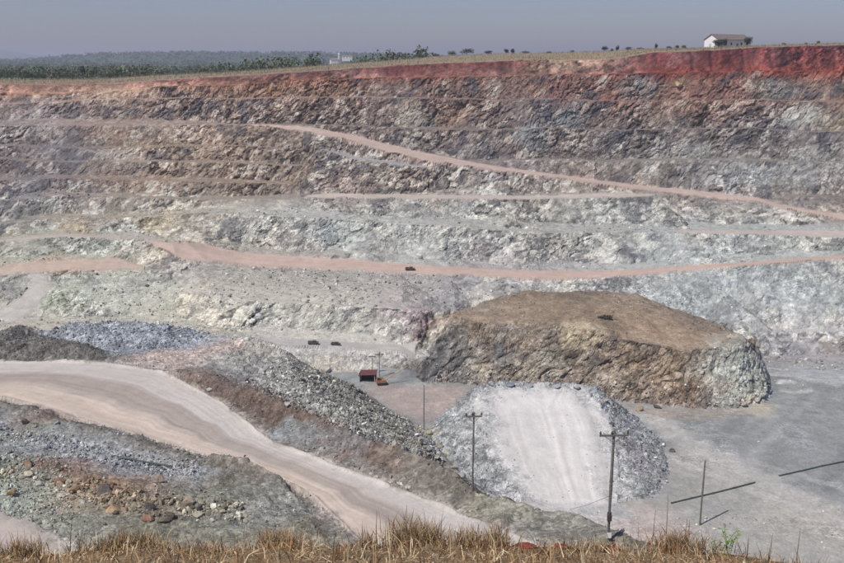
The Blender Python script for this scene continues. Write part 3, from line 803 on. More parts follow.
def stain(u, v, rx, rz, rgb, amt=.8, ry=None):
    """a patch of differently coloured mineral with a ragged edge"""
    p = pick(u, v)
    ry = ry or max(rx, rz) * 1.2
    d = ((P2[..., 0] - p[0]) / rx) ** 2 + ((P2[..., 1] - p[1]) / ry) ** 2 + ((P2[..., 2] - p[2]) / rz) ** 2
    m = d < 4
    w = np.clip(1.25 - (d[m] + 1.2 * hn[m] + .8 * fine[m]), 0, 1)
    w = (w * amt * .85 * (1 - roadm[m]) * np.clip(.75 + .6 * vein[m], .2, 1))[:, None]
    RGB[m] = RGB[m] * (1 - w) + np.array(rgb) * w * (0.65 + .35 * tint[m])[:, None]


STAINS = [
    (33, 274, 5, 2.5, (.41, .37, .33), .9), (36, 282, 4.5, 2.5, (.41, .38, .345), .95), (36, 290, 4.5, 2.5, (.41, .38, .345), .95), (33, 297, 4.5, 2.5, (.41, .38, .345), .95), (26, 304, 5, 2.5, (.41, .38, .345), .95), (14, 311, 7, 2.5, (.41, .38, .345), .9), (8, 288, 6, 5, (.2, .195, .18), .9),
    (585, 335, 6, 3.5, (.58, .48, .33), .95), (530, 340, 5, 3, (.42, .34, .26), .6), (545, 365, 7, 4, (.33, .30, .24), .7), (505, 345, 6, 5, (.2, .2, .2), .7), (480, 368, 4, 2, (.45, .40, .3), .8),
    (430, 355, 6, 7, (.10, .10, .10), .75), (660, 365, 14, 8, (.27, .19, .13), .6), (738, 372, 8.5, 12, (.40, .41, .36), 1.1), (750, 400, 6, 2, (.40, .33, .25), .8), (700, 385, 8, 3, (.30, .2, .13), .6),
    (600, 355, 6, 4, (.27, .23, .2), .6), (520, 372, 8, 3, (.42, .37, .27), .5),
    (60, 150, 17, 8, (.14, .14, .155), .8), (30, 180, 16, 6, (.14, .14, .15), .7), (30, 110, 30, 4, (.2, .19, .2), .5), (130, 160, 10, 4, (.34, .31, .26), .5), (15, 210, 12, 4, (.13, .135, .14), .6),
    (75, 228, 8, 3, (.36, .27, .17), .8), (155, 222, 9, 3, (.36, .3, .18), .7), (120, 175, 14, 4, (.28, .21, .17), .6), (200, 175, 18, 6, (.26, .2, .16), .5),
    (130, 92, 14, 3, (.42, .31, .22), .8), (105, 96, 9, 3, (.46, .36, .27), .8), (240, 90, 20, 3, (.38, .22, .12), .6), (320, 88, 24, 3, (.34, .19, .10), .6),
    (450, 120, 7, 5, (.28, .16, .11), .8), (560, 90, 6, 7, (.23, .11, .09), .9), (425, 70, 30, 3, (.19, .05, .05), .5), (610, 95, 5, 6, (.23, .11, .08), .8), (640, 85, 11, 5, (.2, .2, .19), .9),
    (680, 82, 4, 3, (.46, .33, .17), .95), (710, 92, 22, 4, (.24, .10, .08), .6), (770, 88, 9, 4, (.36, .33, .26), .8), (790, 90, 10, 5, (.17, .18, .19), .7), (650, 118, 6, 5, (.33, .27, .19), .7), (720, 118, 4, 5, (.22, .12, .1), .6),
    (830, 120, 8, 6, (.36, .29, .18), .6), (805, 112, 12, 5, (.42, .43, .38), .7), (410, 108, 6, 6, (.42, .38, .31), .6), (420, 118, 7, 5, (.40, .37, .31), .6), (545, 110, 20, 7, (.14, .15, .165), .7), (575, 118, 8, 4, (.2, .23, .22), .6),
    (690, 150, 9, 4, (.42, .42, .38), .7), (810, 152, 8, 3, (.46, .46, .42), .7), (650, 170, 4, 5, (.42, .41, .38), .7), (740, 175, 11, 6, (.33, .36, .36), .8), (795, 172, 10, 5, (.36, .37, .35), .7), (530, 137, 9, 5, (.3, .33, .34), .7),
    (335, 235, 10, 6, (.33, .37, .36), .7), (390, 242, 26, 8, (.42, .43, .39), .7), (250, 230, 8, 6, (.4, .41, .37), .6), (318, 232, 6, 7, (.22, .26, .29), .6), (430, 242, 14, 7, (.41, .43, .4), .7), (540, 255, 10, 5, (.27, .27, .26), .6),
    (480, 255, 9, 5, (.33, .29, .28), .5), (455, 208, 8, 5, (.34, .36, .34), .7), (500, 215, 7, 5, (.42, .41, .36), .6), (690, 212, 3, 6, (.5, .5, .47), .8), (720, 212, 8, 5, (.37, .36, .3), .6), (410, 205, 9, 5, (.2, .21, .21), .7),
    (350, 185, 10, 6, (.25, .17, .14), .6), (345, 200, 6, 4, (.28, .25, .23), .5), (668, 245, 14, 6, (.33, .36, .36), .6), (735, 246, 10, 4, (.42, .43, .4), .6), (800, 245, 12, 4, (.4, .41, .38), .6),
    (412, 315, 5, 6, (.30, .235, .245), .85), (400, 330, 3.5, 5, (.44, .42, .38), .7), (450, 295, 14, 5, (.29, .275, .28), .6), (330, 362, 6, 2, (.55, .50, .40), .8), (305, 318, 12, 5, (.44, .43, .38), .6), (370, 322, 12, 4, (.42, .41, .36), .6),
    (130, 290, 18, 6, (.42, .43, .37), .7), (60, 295, 8, 4, (.30, .33, .24), .6), (205, 310, 10, 6, (.42, .41, .36), .7), (95, 285, 12, 4, (.3, .31, .29), .5), (60, 262, 14, 2, (.42, .28, .2), .6), (20, 285, 6, 4, (.22, .215, .2), .8), (195, 265, 12, 4, (.28, .27, .26), .6),
    (665, 300, 12, 8, (.36, .39, .385), .7), (740, 290, 20, 8, (.33, .345, .33), .7), (810, 290, 16, 8, (.31, .34, .335), .7), (800, 347, 10, 4, (.38, .36, .37), .7), (835, 345, 6, 4, (.30, .26, .22), .6),
    (40, 415, 6, 2.5, (.2, .14, .11), .8), (25, 440, 6, 3, (.27, .29, .22), .7), (60, 435, 7, 3, (.27, .285, .28), .8), (95, 450, 8, 3, (.29, .30, .31), .9), (130, 465, 6, 2, (.28, .28, .285), .8), (160, 468, 5, 2, (.31, .31, .3), .6),
    (70, 463, 6, 2, (.2, .11, .075), .9), (48, 468, 5, 2, (.24, .15, .10), .7), (120, 480, 8, 2, (.26, .17, .11), .8), (85, 490, 6, 2, (.32, .21, .12), .7), (20, 485, 6, 3, (.36, .39, .33), .8), (50, 500, 6, 3, (.31, .33, .28), .7), (200, 490, 8, 2, (.19, .185, .14), .7),
    (240, 500, 9, 2, (.24, .24, .21), .9), (265, 510, 6, 2, (.25, .25, .23), .8), (110, 510, 5, 2, (.27, .275, .22), .7), (290, 428, 3.5, 1.5, (.28, .30, .30), .9), (305, 432, 3.5, 2, (.25, .27, .28), .8), (345, 440, 6, 3, (.22, .225, .23), .7), (395, 450, 5, 3, (.33, .27, .22), .6), (440, 460, 6, 3, (.17, .14, .115), .9),
    (420, 460, 8, 3, (.19, .165, .14), .8), (500, 500, 5, 2, (.27, .25, .17), .6), (540, 515, 8, 2, (.28, .275, .24), .7), (340, 453, 2, 1, (.24, .14, .10), .6),
    (430, 430, 3, 2, (.5, .44, .32), .6), (265, 350, 6, 2, (.33, .27, .2), .6), (640, 450, 5, 3, (.24, .21, .22), .8), (630, 425, 4, 3, (.29, .30, .31), .6), (650, 470, 5, 3, (.25, .23, .235), .7),
]
Mm = zid == Z_MESA
sp1 = sstep(-79, -66, P2[..., 2]) * sstep(-.05, .35, vn(Xr / 3.2, Yr / 6, Z / 14, 1) * .6 + hn * .6) * rock * Mm * .75 * (Xr < 63)
for s in STAINS: stain(*s)
RGB = RGB * (1 - sp1[..., None]) + np.array((.235, .18, .13)) * (.6 + .4 * tint[..., None]) * sp1[..., None]
RGB[mesatop] *= (1 + .38 * fbm(Xr[mesatop], Yr[mesatop], Z[mesatop], 11.0, 4, 1) + .2 * fbm(Xr[mesatop] * .4, Yr[mesatop], Z[mesatop], 2.5, 3, 2))[:, None]
COL = np.concatenate([np.clip(RGB, .015, .8), np.clip(stony, 0, 1)[..., None]], -1)

# ------------------------------------------------------------------ split the ground into its pieces
idx = np.arange(NR * NC).reshape(NR, NC)
quads = np.stack([idx[:-1, :-1], idx[:-1, 1:], idx[1:, 1:], idx[1:, :-1]], -1).reshape(-1, 4)
fz = zid[:-1, :-1].ravel()
PF = P2.reshape(-1, 3); CF = COL.reshape(-1, 4)
NAMES = {
    0: ('red_soil_scarp', 'strip of dark red soil cut along the top rim of the pit'),
    1: ('rock_terrace', 'rust stained rocky terrace just under the red soil scarp'),
    2: ('rock_terrace', 'dark grey brown rock terrace below the rust stained one'),
    3: ('rock_terrace', 'dark rock terrace above the long sloping haul ramp'),
    4: ('rock_terrace', 'dark rock terraces level with the upper half of the long ramp'),
    5: ('rock_terrace', 'dark rock face directly below the long sloping haul ramp'),
    6: ('rock_terrace', 'grey rock face below the middle ledge road'),
    7: ('rock_terrace', 'pale greenish rock face above the wide pink haul road'),
    8: ('rock_terrace', 'grey stony slope and pale cliff below the wide pink haul road'),
    9: ('rock_terrace', 'low pale rock ledge at the foot of the far wall'),
    Z_ROAD_MAIN: ('haul_road', 'broad banded dirt haul road sweeping across the left foreground'),
    Z_RAMP1: ('haul_road', 'long pink dirt ramp falling to the right across the far wall'),
    Z_RAMP2: ('haul_road', 'narrow pale ledge road just below the long ramp'),
    Z_ROAD3: ('haul_road', 'wide pink haul road with a small vehicle on the far wall'),
    Z_ROADG: ('haul_road', 'thin pale road on the right side of the far wall'),
    Z_PAD: ('dirt_pad', 'flat pale working pads on the far wall terraces'),
    Z_ROAD4: ('haul_road', 'grey road at the foot of the pale cliff behind the rubble heap'),
    Z_RAMPHEAP: ('tipping_ramp', 'blue grey rubble heap built up as a tipping ramp'),
    Z_RAMPROAD: ('ramp_road', 'almost white driven surface climbing the rubble tipping ramp'),
    Z_MESA: ('rock_mesa', 'flat topped brown rock mesa left standing in the pit'),
    Z_RUBBLE: ('rubble_heap', 'grey rubble heap sloping from the haul road down to the pit floor'),
    Z_BERM: ('earth_berm', 'long brown earth berm beside the broad haul road'),
    Z_BLUE: ('rubble_bank', 'low bank of blue grey rubble behind the dark berm'),
    Z_LBERM: ('earth_berm', 'dark earth berm at the left edge above the broad road'),
    Z_FLOOR: ('pit_floor', 'flat grey floor of the quarry pit'),
    Z_NEAR: ('quarry_ground', 'rough stony ground below the viewpoint and around the haul road'),
    Z_TOP: ('plateau', 'dry grass plateau along the far rim of the pit'),
    Z_LOWROAD: ('dirt_road', 'patch of pale dirt road in the lower left corner'),
}
for zi in np.unique(fz):
    f = quads[fz == zi]
    u_, inv = np.unique(f, return_inverse=True)
    nm, lb = NAMES[int(zi)]
    o = mesh_np(nm, PF[u_], inv.reshape(f.shape), M_GROUND, CF[u_], smooth=(zi >= 10 and zi not in (Z_MESA, Z_RUBBLE, Z_RAMPHEAP)))
    tag(o, lb, 'road' if 'road' in nm else 'terrain', kind='structure')

# bank under the viewpoint
nx, ny = 220, 60
bu = np.array([PY(u, v, BY)[0] for u, v in BROW]); bzv = np.array([PY(u, v, BY)[2] for u, v in BROW])


def bank_z(X, Y):
    bz_ = np.interp(X * BY / np.maximum(Y, 4), bu, bzv)
    t = np.clip(Y / BY, -.6, 1)
    return -1.65 + (bz_ + 1.65) * np.where(t > 0, t, t * .4) + .10 * fbm(X, Y, X * 0, 1.3, 3, 0) * np.clip((BY - Y) / .6, 0, 1)


ty = np.linspace(-5, BY + .02, ny)
bxs = np.linspace(-11, 11, nx)
BX, BYY = np.meshgrid(bxs, ty)
BZ = bank_z(BX, BYY)
bidx = np.arange(nx * ny).reshape(ny, nx)
bq = np.stack([bidx[:-1, :-1], bidx[:-1, 1:], bidx[1:, 1:], bidx[1:, :-1]], -1).reshape(-1, 4)
bc = np.array((.22, .155, .09)) * (1 + .3 * fbm(BX, BYY, BX * 0, .5, 3, 1))[..., None]
o = mesh_np('grass_bank', np.stack([BX, BYY, BZ], -1).reshape(-1, 3), bq, ground_mat('bank_soil', 6.0), np.concatenate([bc.reshape(-1, 3), np.full((nx * ny, 1), .5)], 1), smooth=True)
tag(o, 'brown earth bank at the bottom edge below the viewpoint', 'ground', kind='structure')

M_VEG = ground_mat('foliage', 1.0, 0.3)
M_GRASS = ground_mat('dry_grass_blades', 8.0, 0.1)


def ground_z(x, y):
    X = np.array([float(x)]); Y = np.array([float(y)])
    return float(tin(*warp(X, Y), [2])[0, 0])


# ------------------------------------------------------------------ plain, hills, woods
def grid_mesh(name, X, Y, Zz, C, mat, label, cat):
    r, c = X.shape
    g = np.arange(r * c).reshape(r, c)
    qd = np.stack([g[:-1, :-1], g[:-1, 1:], g[1:, 1:], g[1:, :-1]], -1).reshape(-1, 4)
    o = mesh_np(name, np.stack([X, Y, Zz], -1).reshape(-1, 3), qd, mat, C.reshape(-1, 4), smooth=True)
    return tag(o, label, cat, kind='structure')


M_FAR = ground_mat('far_land', 0.05, 0.5)
yy = np.geomspace(660, 16000, 90); tt = np.linspace(-1.1, 1.1, 160)
X = tt[None, :] * yy[:, None]; Yp = np.repeat(yy[:, None], 160, 1)
n = fbm(X, Yp, X * 0, 260, 4, 0)
c = np.array((.085, .105, .05))[None, None] * (1 - sstep(.1, .4, n))[..., None] + np.array((.26, .22, .13)) * sstep(.1, .4, n)[..., None]
grid_mesh('plain', X, Yp, np.full(X.shape, -13.3), np.concatenate([c, np.full(X.shape + (1,), .2)], -1), M_FAR, 'wooded plain stretching behind the pit rim to the horizon', 'plain')


def ridge(name, prof, Y0, depth, label, green):
    us = np.array([p[0] for p in prof]); vs = np.array([p[1] for p in prof])
    u = np.linspace(us[0], us[-1], 140); v = np.interp(u, us, vs)
    k = np.linspace(-1, 1, 25)
    x, f, h = (u - CU) / FPX, CP - (v - CV) / FPX * SP, -SP - (v - CV) / FPX * CP
    top = h / f * Y0
    X = (x / f)[None, :] * (Y0 + k[:, None] * depth)
    Yy = Y0 + np.repeat(k[:, None], 140, 1) * depth
    Zz = -14 + (top[None, :] + 14 - green) * np.cos(k[:, None] * math.pi / 2) ** 1.2
    Zz = Zz + 3 * fbm(X, Yy, X * 0, 300, 3, 1) * np.cos(k[:, None] * math.pi / 2)
    c = np.array((.05, .085, .055)) * (1 + .4 * fbm(X, Yy, X * 0, 120, 3, 2))[..., None]
    grid_mesh(name, X, Yy, Zz, np.concatenate([c, np.full(X.shape + (1,), .3)], -1), M_FAR, label, 'hill')
    return X, Yy, Zz


HX, HY, HZ = ridge('hill', [(-330, 62), (-60, 61), (30, 58.5), (62, 55), (110, 51.8), (180, 51.2), (260, 51), (330, 51.5), (400, 53), (480, 56), (560, 61)], 3400, 900, 'long low wooded hill behind the left rim', 8)
ridge('hill', [(-700, 60), (-250, 47), (-60, 50.5), (8, 50.5), (28, 54), (52, 57.5), (90, 61)], 9000, 1500, 'pale blue distant mountain at the far left', 0)


def clump_cloud(centers, radii, per, size, cols, seed):
    """leaf clumps: small tilted quads spread through ellipsoid crowns"""
    r = np.random.RandomState(seed)
    N = len(centers); n = N * per
    d = r.normal(size=(n, 3)); d /= np.linalg.norm(d, axis=1, keepdims=True)
    rad = r.rand(n) ** .45
    c = np.repeat(np.array(centers), per, 0); R_ = np.repeat(np.array(radii), per, 0)
    lump = 1 + .25 * np.sin(d[:, 0] * 5 + c[:, 0]) * np.cos(d[:, 2] * 4 + c[:, 1])
    p = c + d * R_ * (rad * lump)[:, None]
    s = np.repeat(np.array(size), per) * (.6 + .8 * r.rand(n))
    nrm = d + r.normal(size=(n, 3)) * .55 + np.array((0, 0, .3)); nrm /= np.linalg.norm(nrm, axis=1, keepdims=True)
    a = np.cross(nrm, r.normal(size=(n, 3))); a /= np.maximum(np.linalg.norm(a, axis=1, keepdims=True), 1e-5)
    b = np.cross(nrm, a)
    V = np.stack([p + (a * .9) * s[:, None], p + b * s[:, None] * .6, p - (a * .9) * s[:, None], p - b * s[:, None] * .6], 1).reshape(-1, 3)
    F = np.arange(n * 4).reshape(n, 4)
    C = np.repeat(np.repeat(np.array(cols), per, 0) * (.65 + .7 * r.rand(n))[:, None], 4, 0)
    return V, F, np.concatenate([C, np.full((len(C), 1), .1)], 1)


r_ = np.random.RandomState(5)
cen, rad, siz, cl = [], [], [], []
greens = np.array([(.08, .11, .06), (.09, .12, .065), (.07, .095, .055), (.12, .13, .075), (.085, .11, .07)])
for i in range(2300):                                   # the wood on the plain
    Yt = 456 * (6.4 ** r_.rand()); u = r_.uniform(-190, 500)
    if Yt < 1000 and (u > 380 + Yt * .1): continue
    if r_.rand() < .35 and fbm(np.array([Yt]), np.array([u * 3.]), np.array([0.]), 200, 2)[0] > .1: continue
    if 318 < u < 356 and Yt < 2300 and (Yt < 900 or r_.rand() < .6): continue
    x = (u - CU) / FPX / 1.03 * Yt
    h = r_.uniform(5, 10)
    if Yt < 690: h *= .8
    zg = ground_z(x, Yt) if Yt < 690 else -13
    cen.append((x, Yt, zg + h * .45)); rad.append((h * .62, h * .62, h * .5)); siz.append(h * .12); cl.append(greens[r_.randint(5)])
V, F, C = clump_cloud(cen, rad, 44, siz, cl, 1)
cen, rad, siz, cl = [], [], [], []
for i in range(1500):                                   # canopy on the hill's near flank and crest
    a, b = r_.randint(0, 14), r_.randint(0, 140)
    h = r_.uniform(8, 14)
    cen.append((HX[a, b] + r_.uniform(-14, 14), HY[a, b] + r_.uniform(-35, 35), HZ[a, b] + h * .3)); rad.append((h * 1.1, h, h * .5)); siz.append(h * .33); cl.append(greens[r_.randint(3)])
V2, F2, C2 = clump_cloud(cen, rad, 14, siz, cl, 2)
o = mesh_np('forest', np.concatenate([V, V2]), np.concatenate([F, F2 + len(V)]), M_VEG, np.concatenate([C, C2]))
tag(o, 'hazy green woodland covering the plain and hill behind the rim', 'forest', kind='stuff')

M_BARK = simple_mat('bark', (.10, .075, .055), .9, .3, 8)


def tree(u, v, hpx, wpx, Y, label, shade, name='tree', group='shrubs and trees along the far rim', seed=0):
    x, f, hh = ray(u, v)
    X = x / f * Y; z = hh / f * Y
    zg = ground_z(X, Y)
    m = Y / FPX * 1.0
    H, Wd = hpx * m + max(0, z - zg), wpx * m
    root = empty(name, (X, Y, zg - .1))
    r = random.Random(seed * 77 + int(u))
    t = MB()
    lean = r.uniform(-.06, .06) * H
    t.tube([(0, 0, -.2), (lean * .4, 0, H * .25), (lean, 0, H * .6)], [max(.10, H * .035), H * .026, H * .012], 7)
    for k in range(5):
        a = r.uniform(0, 6.28); b0 = H * r.uniform(.15, .4)
        t.tube([(lean * .4, 0, b0), (math.cos(a) * Wd * .18, math.sin(a) * Wd * .18, b0 + H * .16), (math.cos(a) * Wd * .33, math.sin(a) * Wd * .33, b0 + H * .28)], [H * .018, H * .012, H * .006], 5)
    t.build('trunk', M_BARK, root)
    nb = r.randint(4, 6); cs_, rs_ = [], []
    for k in range(nb):
        a = 6.28 * k / nb + r.uniform(-.4, .4); q = Wd * r.uniform(.12, .26)
        cs_.append((math.cos(a) * q + lean, math.sin(a) * q, H * r.uniform(.42, .72))); rs_.append((Wd * r.uniform(.22, .32), Wd * r.uniform(.22, .32), H * r.uniform(.2, .3)))
    V, F, C = clump_cloud(cs_, rs_, 110, [max(.16, H * .055)] * nb, [np.array(shade) * r.uniform(.8, 1.2) for _ in range(nb)], seed + int(u))
    V[:, 2] = np.clip(V[:, 2], .05, H * 1.02)
    mesh_np('crown', V, F, M_VEG, C, parent=root)
    tag(root, label, 'bush' if name == 'shrub' else 'tree', group)
    return root


DG = (.045, .06, .035); MG = (.07, .09, .045); OG = (.10, .10, .055)
TREES = [
    (8, 79.5, 11, 26, 470, 'broad dark tree at the left edge of the rim', MG, 'tree'), (27, 80, 9, 15, 468, 'low round tree right of the broad tree at the left edge', OG, 'tree'), (44, 80.5, 9, 15, 468, 'bright green low tree, third from the left on the rim', MG, 'tree'),
    (64, 80, 8, 14, 468, 'small green tree left of the tall dark tree on the left rim', MG, 'tree'), (83, 78, 13, 8, 470, 'tall narrow very dark tree on the left rim', (.025, .045, .03), 'tree'), (93, 78, 12, 12, 470, 'olive tree right of the tall narrow dark tree', OG, 'tree'),
    (110, 77, 6, 14, 470, 'low olive bush right of the olive tree on the left rim', OG, 'shrub'), (420, 58, 5, 10, 462, 'small faint bush at the left end of the middle rim bushes', OG, 'shrub'), (436, 57.5, 5, 9, 462, 'small bush left of the large pair of rim bushes', MG, 'shrub'),
    (452, 57, 6.5, 11, 462, 'left one of the large pair of dark rim bushes', MG, 'tree'), (467, 56.5, 8, 18, 460, 'widest dark bush on the middle of the rim', DG, 'tree'), (488, 55.5, 5, 10, 460, 'low dark bush right of the widest rim bush', DG, 'shrub'),
    (506, 54.5, 6.5, 6, 460, 'left one of two small upright rim bushes', DG, 'shrub'), (512.5, 54, 6, 5, 460, 'right one of two small upright rim bushes', DG, 'shrub'), (526, 54.2, 4, 11, 460, 'flat low bush on the rim above the pale saddle', MG, 'shrub'),
    (549, 53.8, 3, 6, 460, 'tiny bush above the pale saddle of the rim', OG, 'shrub'), (572, 53.5, 3.5, 5, 460, 'tiny bush left of the round dark rim tree', OG, 'shrub'), (605, 52, 6.5, 8, 460, 'round dark tree alone on the rim', (.025, .035, .03), 'tree'),
    (612, 52, 3.5, 3.5, 460, 'small dark bush touching the round dark rim tree', DG, 'shrub'), (617.5, 51.8, 6.5, 5, 460, 'upright dark bush right of the round rim tree', DG, 'shrub'), (628, 51, 5, 9, 460, 'wide dark bush fourth of the row at the round rim tree', DG, 'shrub'),
    (641, 50, 3, 8, 460, 'flat olive bush left of the slim upright rim bush', OG, 'shrub'), (656, 49, 6, 4, 460, 'slim upright bush left of the white house', DG, 'shrub'), (669, 49, 3, 6, 460, 'low bush in the gap between slim bush and house', MG, 'shrub'),
    (677.5, 48.8, 4.5, 6, 460, 'left one of two bushes left of the white house', MG, 'shrub'), (684, 48.6, 4, 6, 460, 'bush nearest to the white house on its left', MG, 'shrub'),
    (718, 49.5, 10.5, 10, 448, 'dark tree in front of the middle of the white house', DG, 'tree'), (725, 49, 9.5, 6, 449, 'slim dark tree just right of the tree before the house', DG, 'tree'), (747, 48, 11, 10, 450, 'dark tree at the right end of the white house', DG, 'tree'),
    (784, 45.5, 3.5, 6, 455, 'small bush on the rim right of the house', MG, 'shrub'), (806, 44.8, 2.8, 4, 455, 'tiny bush on the right rim, second from the right edge', OG, 'shrub'), (818, 44.4, 4, 4, 455, 'small bush on the rim nearest to the right edge', DG, 'shrub'),
]
for i, (u, v, h, w, Y, lb, sh, nm) in enumerate(TREES): tree(u, v, h, w, Y, lb, sh, nm, seed=i)

# dry tall grass on the rim
r_ = np.random.RandomState(9)
nbl = 26000
gy = r_.uniform(396, 470, nbl); gt = r_.uniform(-.52, .52, nbl); gx = gt * gy
gz = tin(*warp(gx, gy), [2, 6]); ok = gz[:, 1] < -.45
gx, gy, gz = gx[ok], gy[ok], gz[ok, 0]; nbl = len(gx)
hgt = r_.uniform(.4, 1.3, nbl); a = r_.uniform(0, 6.28, nbl); wd = r_.uniform(.05, .14, nbl)
B = np.stack([gx, gy, gz - .1], 1); sx = np.stack([np.cos(a), np.sin(a), 0 * a], 1) * wd[:, None]
tipv = B + np.stack([r_.normal(size=nbl) * .3, r_.normal(size=nbl) * .3, hgt], 1)
V = np.stack([B - sx, B + sx, tipv], 1).reshape(-1, 3)
cc = np.array((.29, .235, .155)) * r_.uniform(.65, 1.2, nbl)[:, None]
mesh_np('rim_grass', V, np.arange(nbl * 3).reshape(-1, 3), M_GRASS, np.concatenate([np.repeat(cc, 3, 0), np.full((nbl * 3, 1), .1)], 1))
tag(bpy.data.objects['rim_grass'], 'tall dry straw coloured grass along the far rim', 'grass', kind='stuff')

# ------------------------------------------------------------------ buildings
M_WHITE = simple_mat('whitewash', (.74, .73, .70), .85, .10, 1.2)
M_CREAM = simple_mat('cream_plaster', (.55, .48, .37), .85, .12, 1.2)
M_ROOF = simple_mat('old_roof_sheet', (.17, .14, .125), .8, .25, 1.5)
M_DARK = simple_mat('dark_opening', (.03, .03, .03), .6, .1, 2)
M_REDROOF = simple_mat('maroon_roof', (.12, .045, .048), .8, .45, 2.5)
M_GREYP = simple_mat('grey_boards', (.42, .42, .42), .8, .15, 2)


def house(name, loc, rz, L, Wd, eave, ridge_h, wins, label, mroof=None, mwall=None):
    root = empty(name, loc, rz)
    w = MB()
    x, y = L / 2, Wd / 2
    w.poly([(-x, -y, -1), (x, -y, -1), (x, y, -1), (-x, y, -1), (-x, -y, eave), (x, -y, eave), (x, y, eave), (-x, y, eave), (-x, 0, ridge_h), (x, 0, ridge_h)],
           [(0, 1, 5, 4), (1, 2, 6, 9, 5), (2, 3, 7, 6), (3, 0, 4, 8, 7), (3, 2, 1, 0)])
    w.build('wall', mwall or M_WHITE, root)
    r = MB(); o_, th = .45, .14
    k = (ridge_h - eave) / y
    for s in (-1, 1):
        e0 = (s * (y + o_), eave - k * o_ + .05); t0 = (0, ridge_h + .05)
        r.poly([(-x - o_, e0[0], e0[1]), (x + o_, e0[0], e0[1]), (x + o_, t0[0], t0[1]), (-x - o_, t0[0], t0[1]),
                (-x - o_, e0[0], e0[1] + th), (x + o_, e0[0], e0[1] + th), (x + o_, t0[0], t0[1] + th), (-x - o_, t0[0], t0[1] + th)],
               [(0, 1, 2, 3), (7, 6, 5, 4), (0, 4, 5, 1), (1, 5, 6, 2), (3, 2, 6, 7), (0, 3, 7, 4)])
    r.build('roof', mroof or M_ROOF, root)
    for wx, wz, ww, wh, nm in wins:
        d = MB(); d.box((wx, -y - .02, wz), (ww, .10, wh)); f = d.build(nm, M_GREYP, root)
        d = MB(); d.box((wx, -y - .09, wz), (ww * .78, .06, wh * .82)); d.build('pane', M_DARK, f)
    d = MB(); d.box((-x - .03, .6, 1.0), (.10, 1.1, 2.0)); d.build('door', M_GREYP, root)
    tag(root, label, 'house')
    return root


hp = PY(727, 49.6, 458)
zb = max(ground_z(hp[0] + 5, 455), ground_z(hp[0] - 8, 455)) - .3
house('farm_house', (hp[0], 458, zb), math.radians(33), 23.5, 8.5, 3.9, 6.3, [(-7, 1.9, 1.2, 1.3, 'window'), (-2.5, 1.9, 1.2, 1.3, 'window'), (2, 1.1, 1.1, 2.1, 'door'), (5, 1.9, 1.2, 1.3, 'window'), (9, 1.9, 1.2, 1.3, 'window')],
      'white gabled house with grey brown roof on the right rim')
# far white church-like buildings among the trees
p = PY(335, 57, 2300)
cb_ = empty('church', (p[0], 2300, -13.3), .35)
w = MB(); w.box((0, 0, 4), (24, 12, 20)); w.build('wall', M_WHITE, cb_)
w = MB(); w.poly([(-13, -7, 14), (13, -7, 14), (13, 7, 14), (-13, 7, 14), (-13, 0, 18), (13, 0, 18)], [(0, 1, 5, 4), (2, 3, 4, 5), (1, 2, 5), (3, 0, 4), (3, 2, 1, 0)]); w.build('roof', simple_mat('far_tile_roof', (.28, .15, .11), .85), cb_)
w = MB(); w.box((9, -4, 10), (4, 4, 32)); w.poly([(6.6, -6.4, 26), (11.4, -6.4, 26), (11.4, -1.6, 26), (6.6, -1.6, 26), (9, -4, 32)], [(0, 1, 4), (1, 2, 4), (2, 3, 4), (3, 0, 4), (3, 2, 1, 0)]); w.build('tower', M_WHITE, cb_)
tag(cb_, 'far white church with a slim tower among the trees', 'church')
p = PY(347, 57, 2350)
house('long_house', (p[0], 2350, -2), .1, 26, 10, 11, 14, [(-8, 8, 2, 3, 'window'), (0, 8, 2, 3, 'window'), (8, 8, 2, 3, 'window')], 'far low white building right of the church')

# shed and rig on the pit floor
sp_ = PZ(368, 381, -80)
shed = empty('shed', (sp_[0], sp_[1], -80), math.radians(-8))
for x, y in ((-2.4, -1.4), (2.4, -1.4), (-2.4, 1.4), (2.4, 1.4)):
    w = MB(); w.box((x, y, 1.2), (.18, .18, 2.4)); w.build('post', M_GREYP, shed)
w = MB(); w.box((0, 1.5, 1.15), (4.9, .08, 2.3)); w.build('back_wall', M_DARK, shed)
w = MB(); w.box((-2.75, 0, 1.5), (.5, 3.0, 3.0)); w.build('side_wall', M_GREYP, shed)
w = MB()
w.poly([(-2.8, -1.8, 2.3), (2.8, -1.8, 2.7), (2.8, 1.8, 3.2), (-2.8, 1.8, 2.8), (-2.8, -1.8, 2.42), (2.8, -1.8, 2.82), (2.8, 1.8, 3.32), (-2.8, 1.8, 2.92)], [(3, 2, 1, 0), (4, 5, 6, 7), (0, 1, 5, 4), (1, 2, 6, 5), (2, 3, 7, 6), (3, 0, 4, 7)])
w.build('roof', M_REDROOF, shed)
shed.scale = (.82,) * 3
tag(shed, 'small open shed with maroon sloping roof on the pit floor', 'shed')
M_ORANGE = simple_mat('orange_paint', (.32, .15, .075), .7, .4, 4)
M_TANP = simple_mat('tan_paint', (.42, .31, .20), .6, .15, 2)
M_RUBBER = simple_mat('black_rubber', (.03, .03, .03), .8, .2, 5)
rg = PZ(382, 384.5, -80)
rig = empty('drill_rig', (rg[0], rg[1], -80), math.radians(12))
for s in (-1, 1):
    w = MB(); n8 = 10
    pts = [(math.cos(t) * .42 + sx_, s * .95 - .22, math.sin(t) * .42 + .42) for sx_, ts in ((1.3, (-1.57, -.6, .3, 1.57)), (-1.3, (1.57, 2.7, 3.6, 4.71))) for t in ts]
    pts2 = [(a, b + .44, c_) for a, b, c_ in pts]
    w.poly(pts + pts2, [tuple(range(8))[::-1], tuple(range(8, 16))] + [(i, (i + 1) % 8, 8 + (i + 1) % 8, 8 + i) for i in range(8)])
    w.build('track', M_RUBBER, rig)
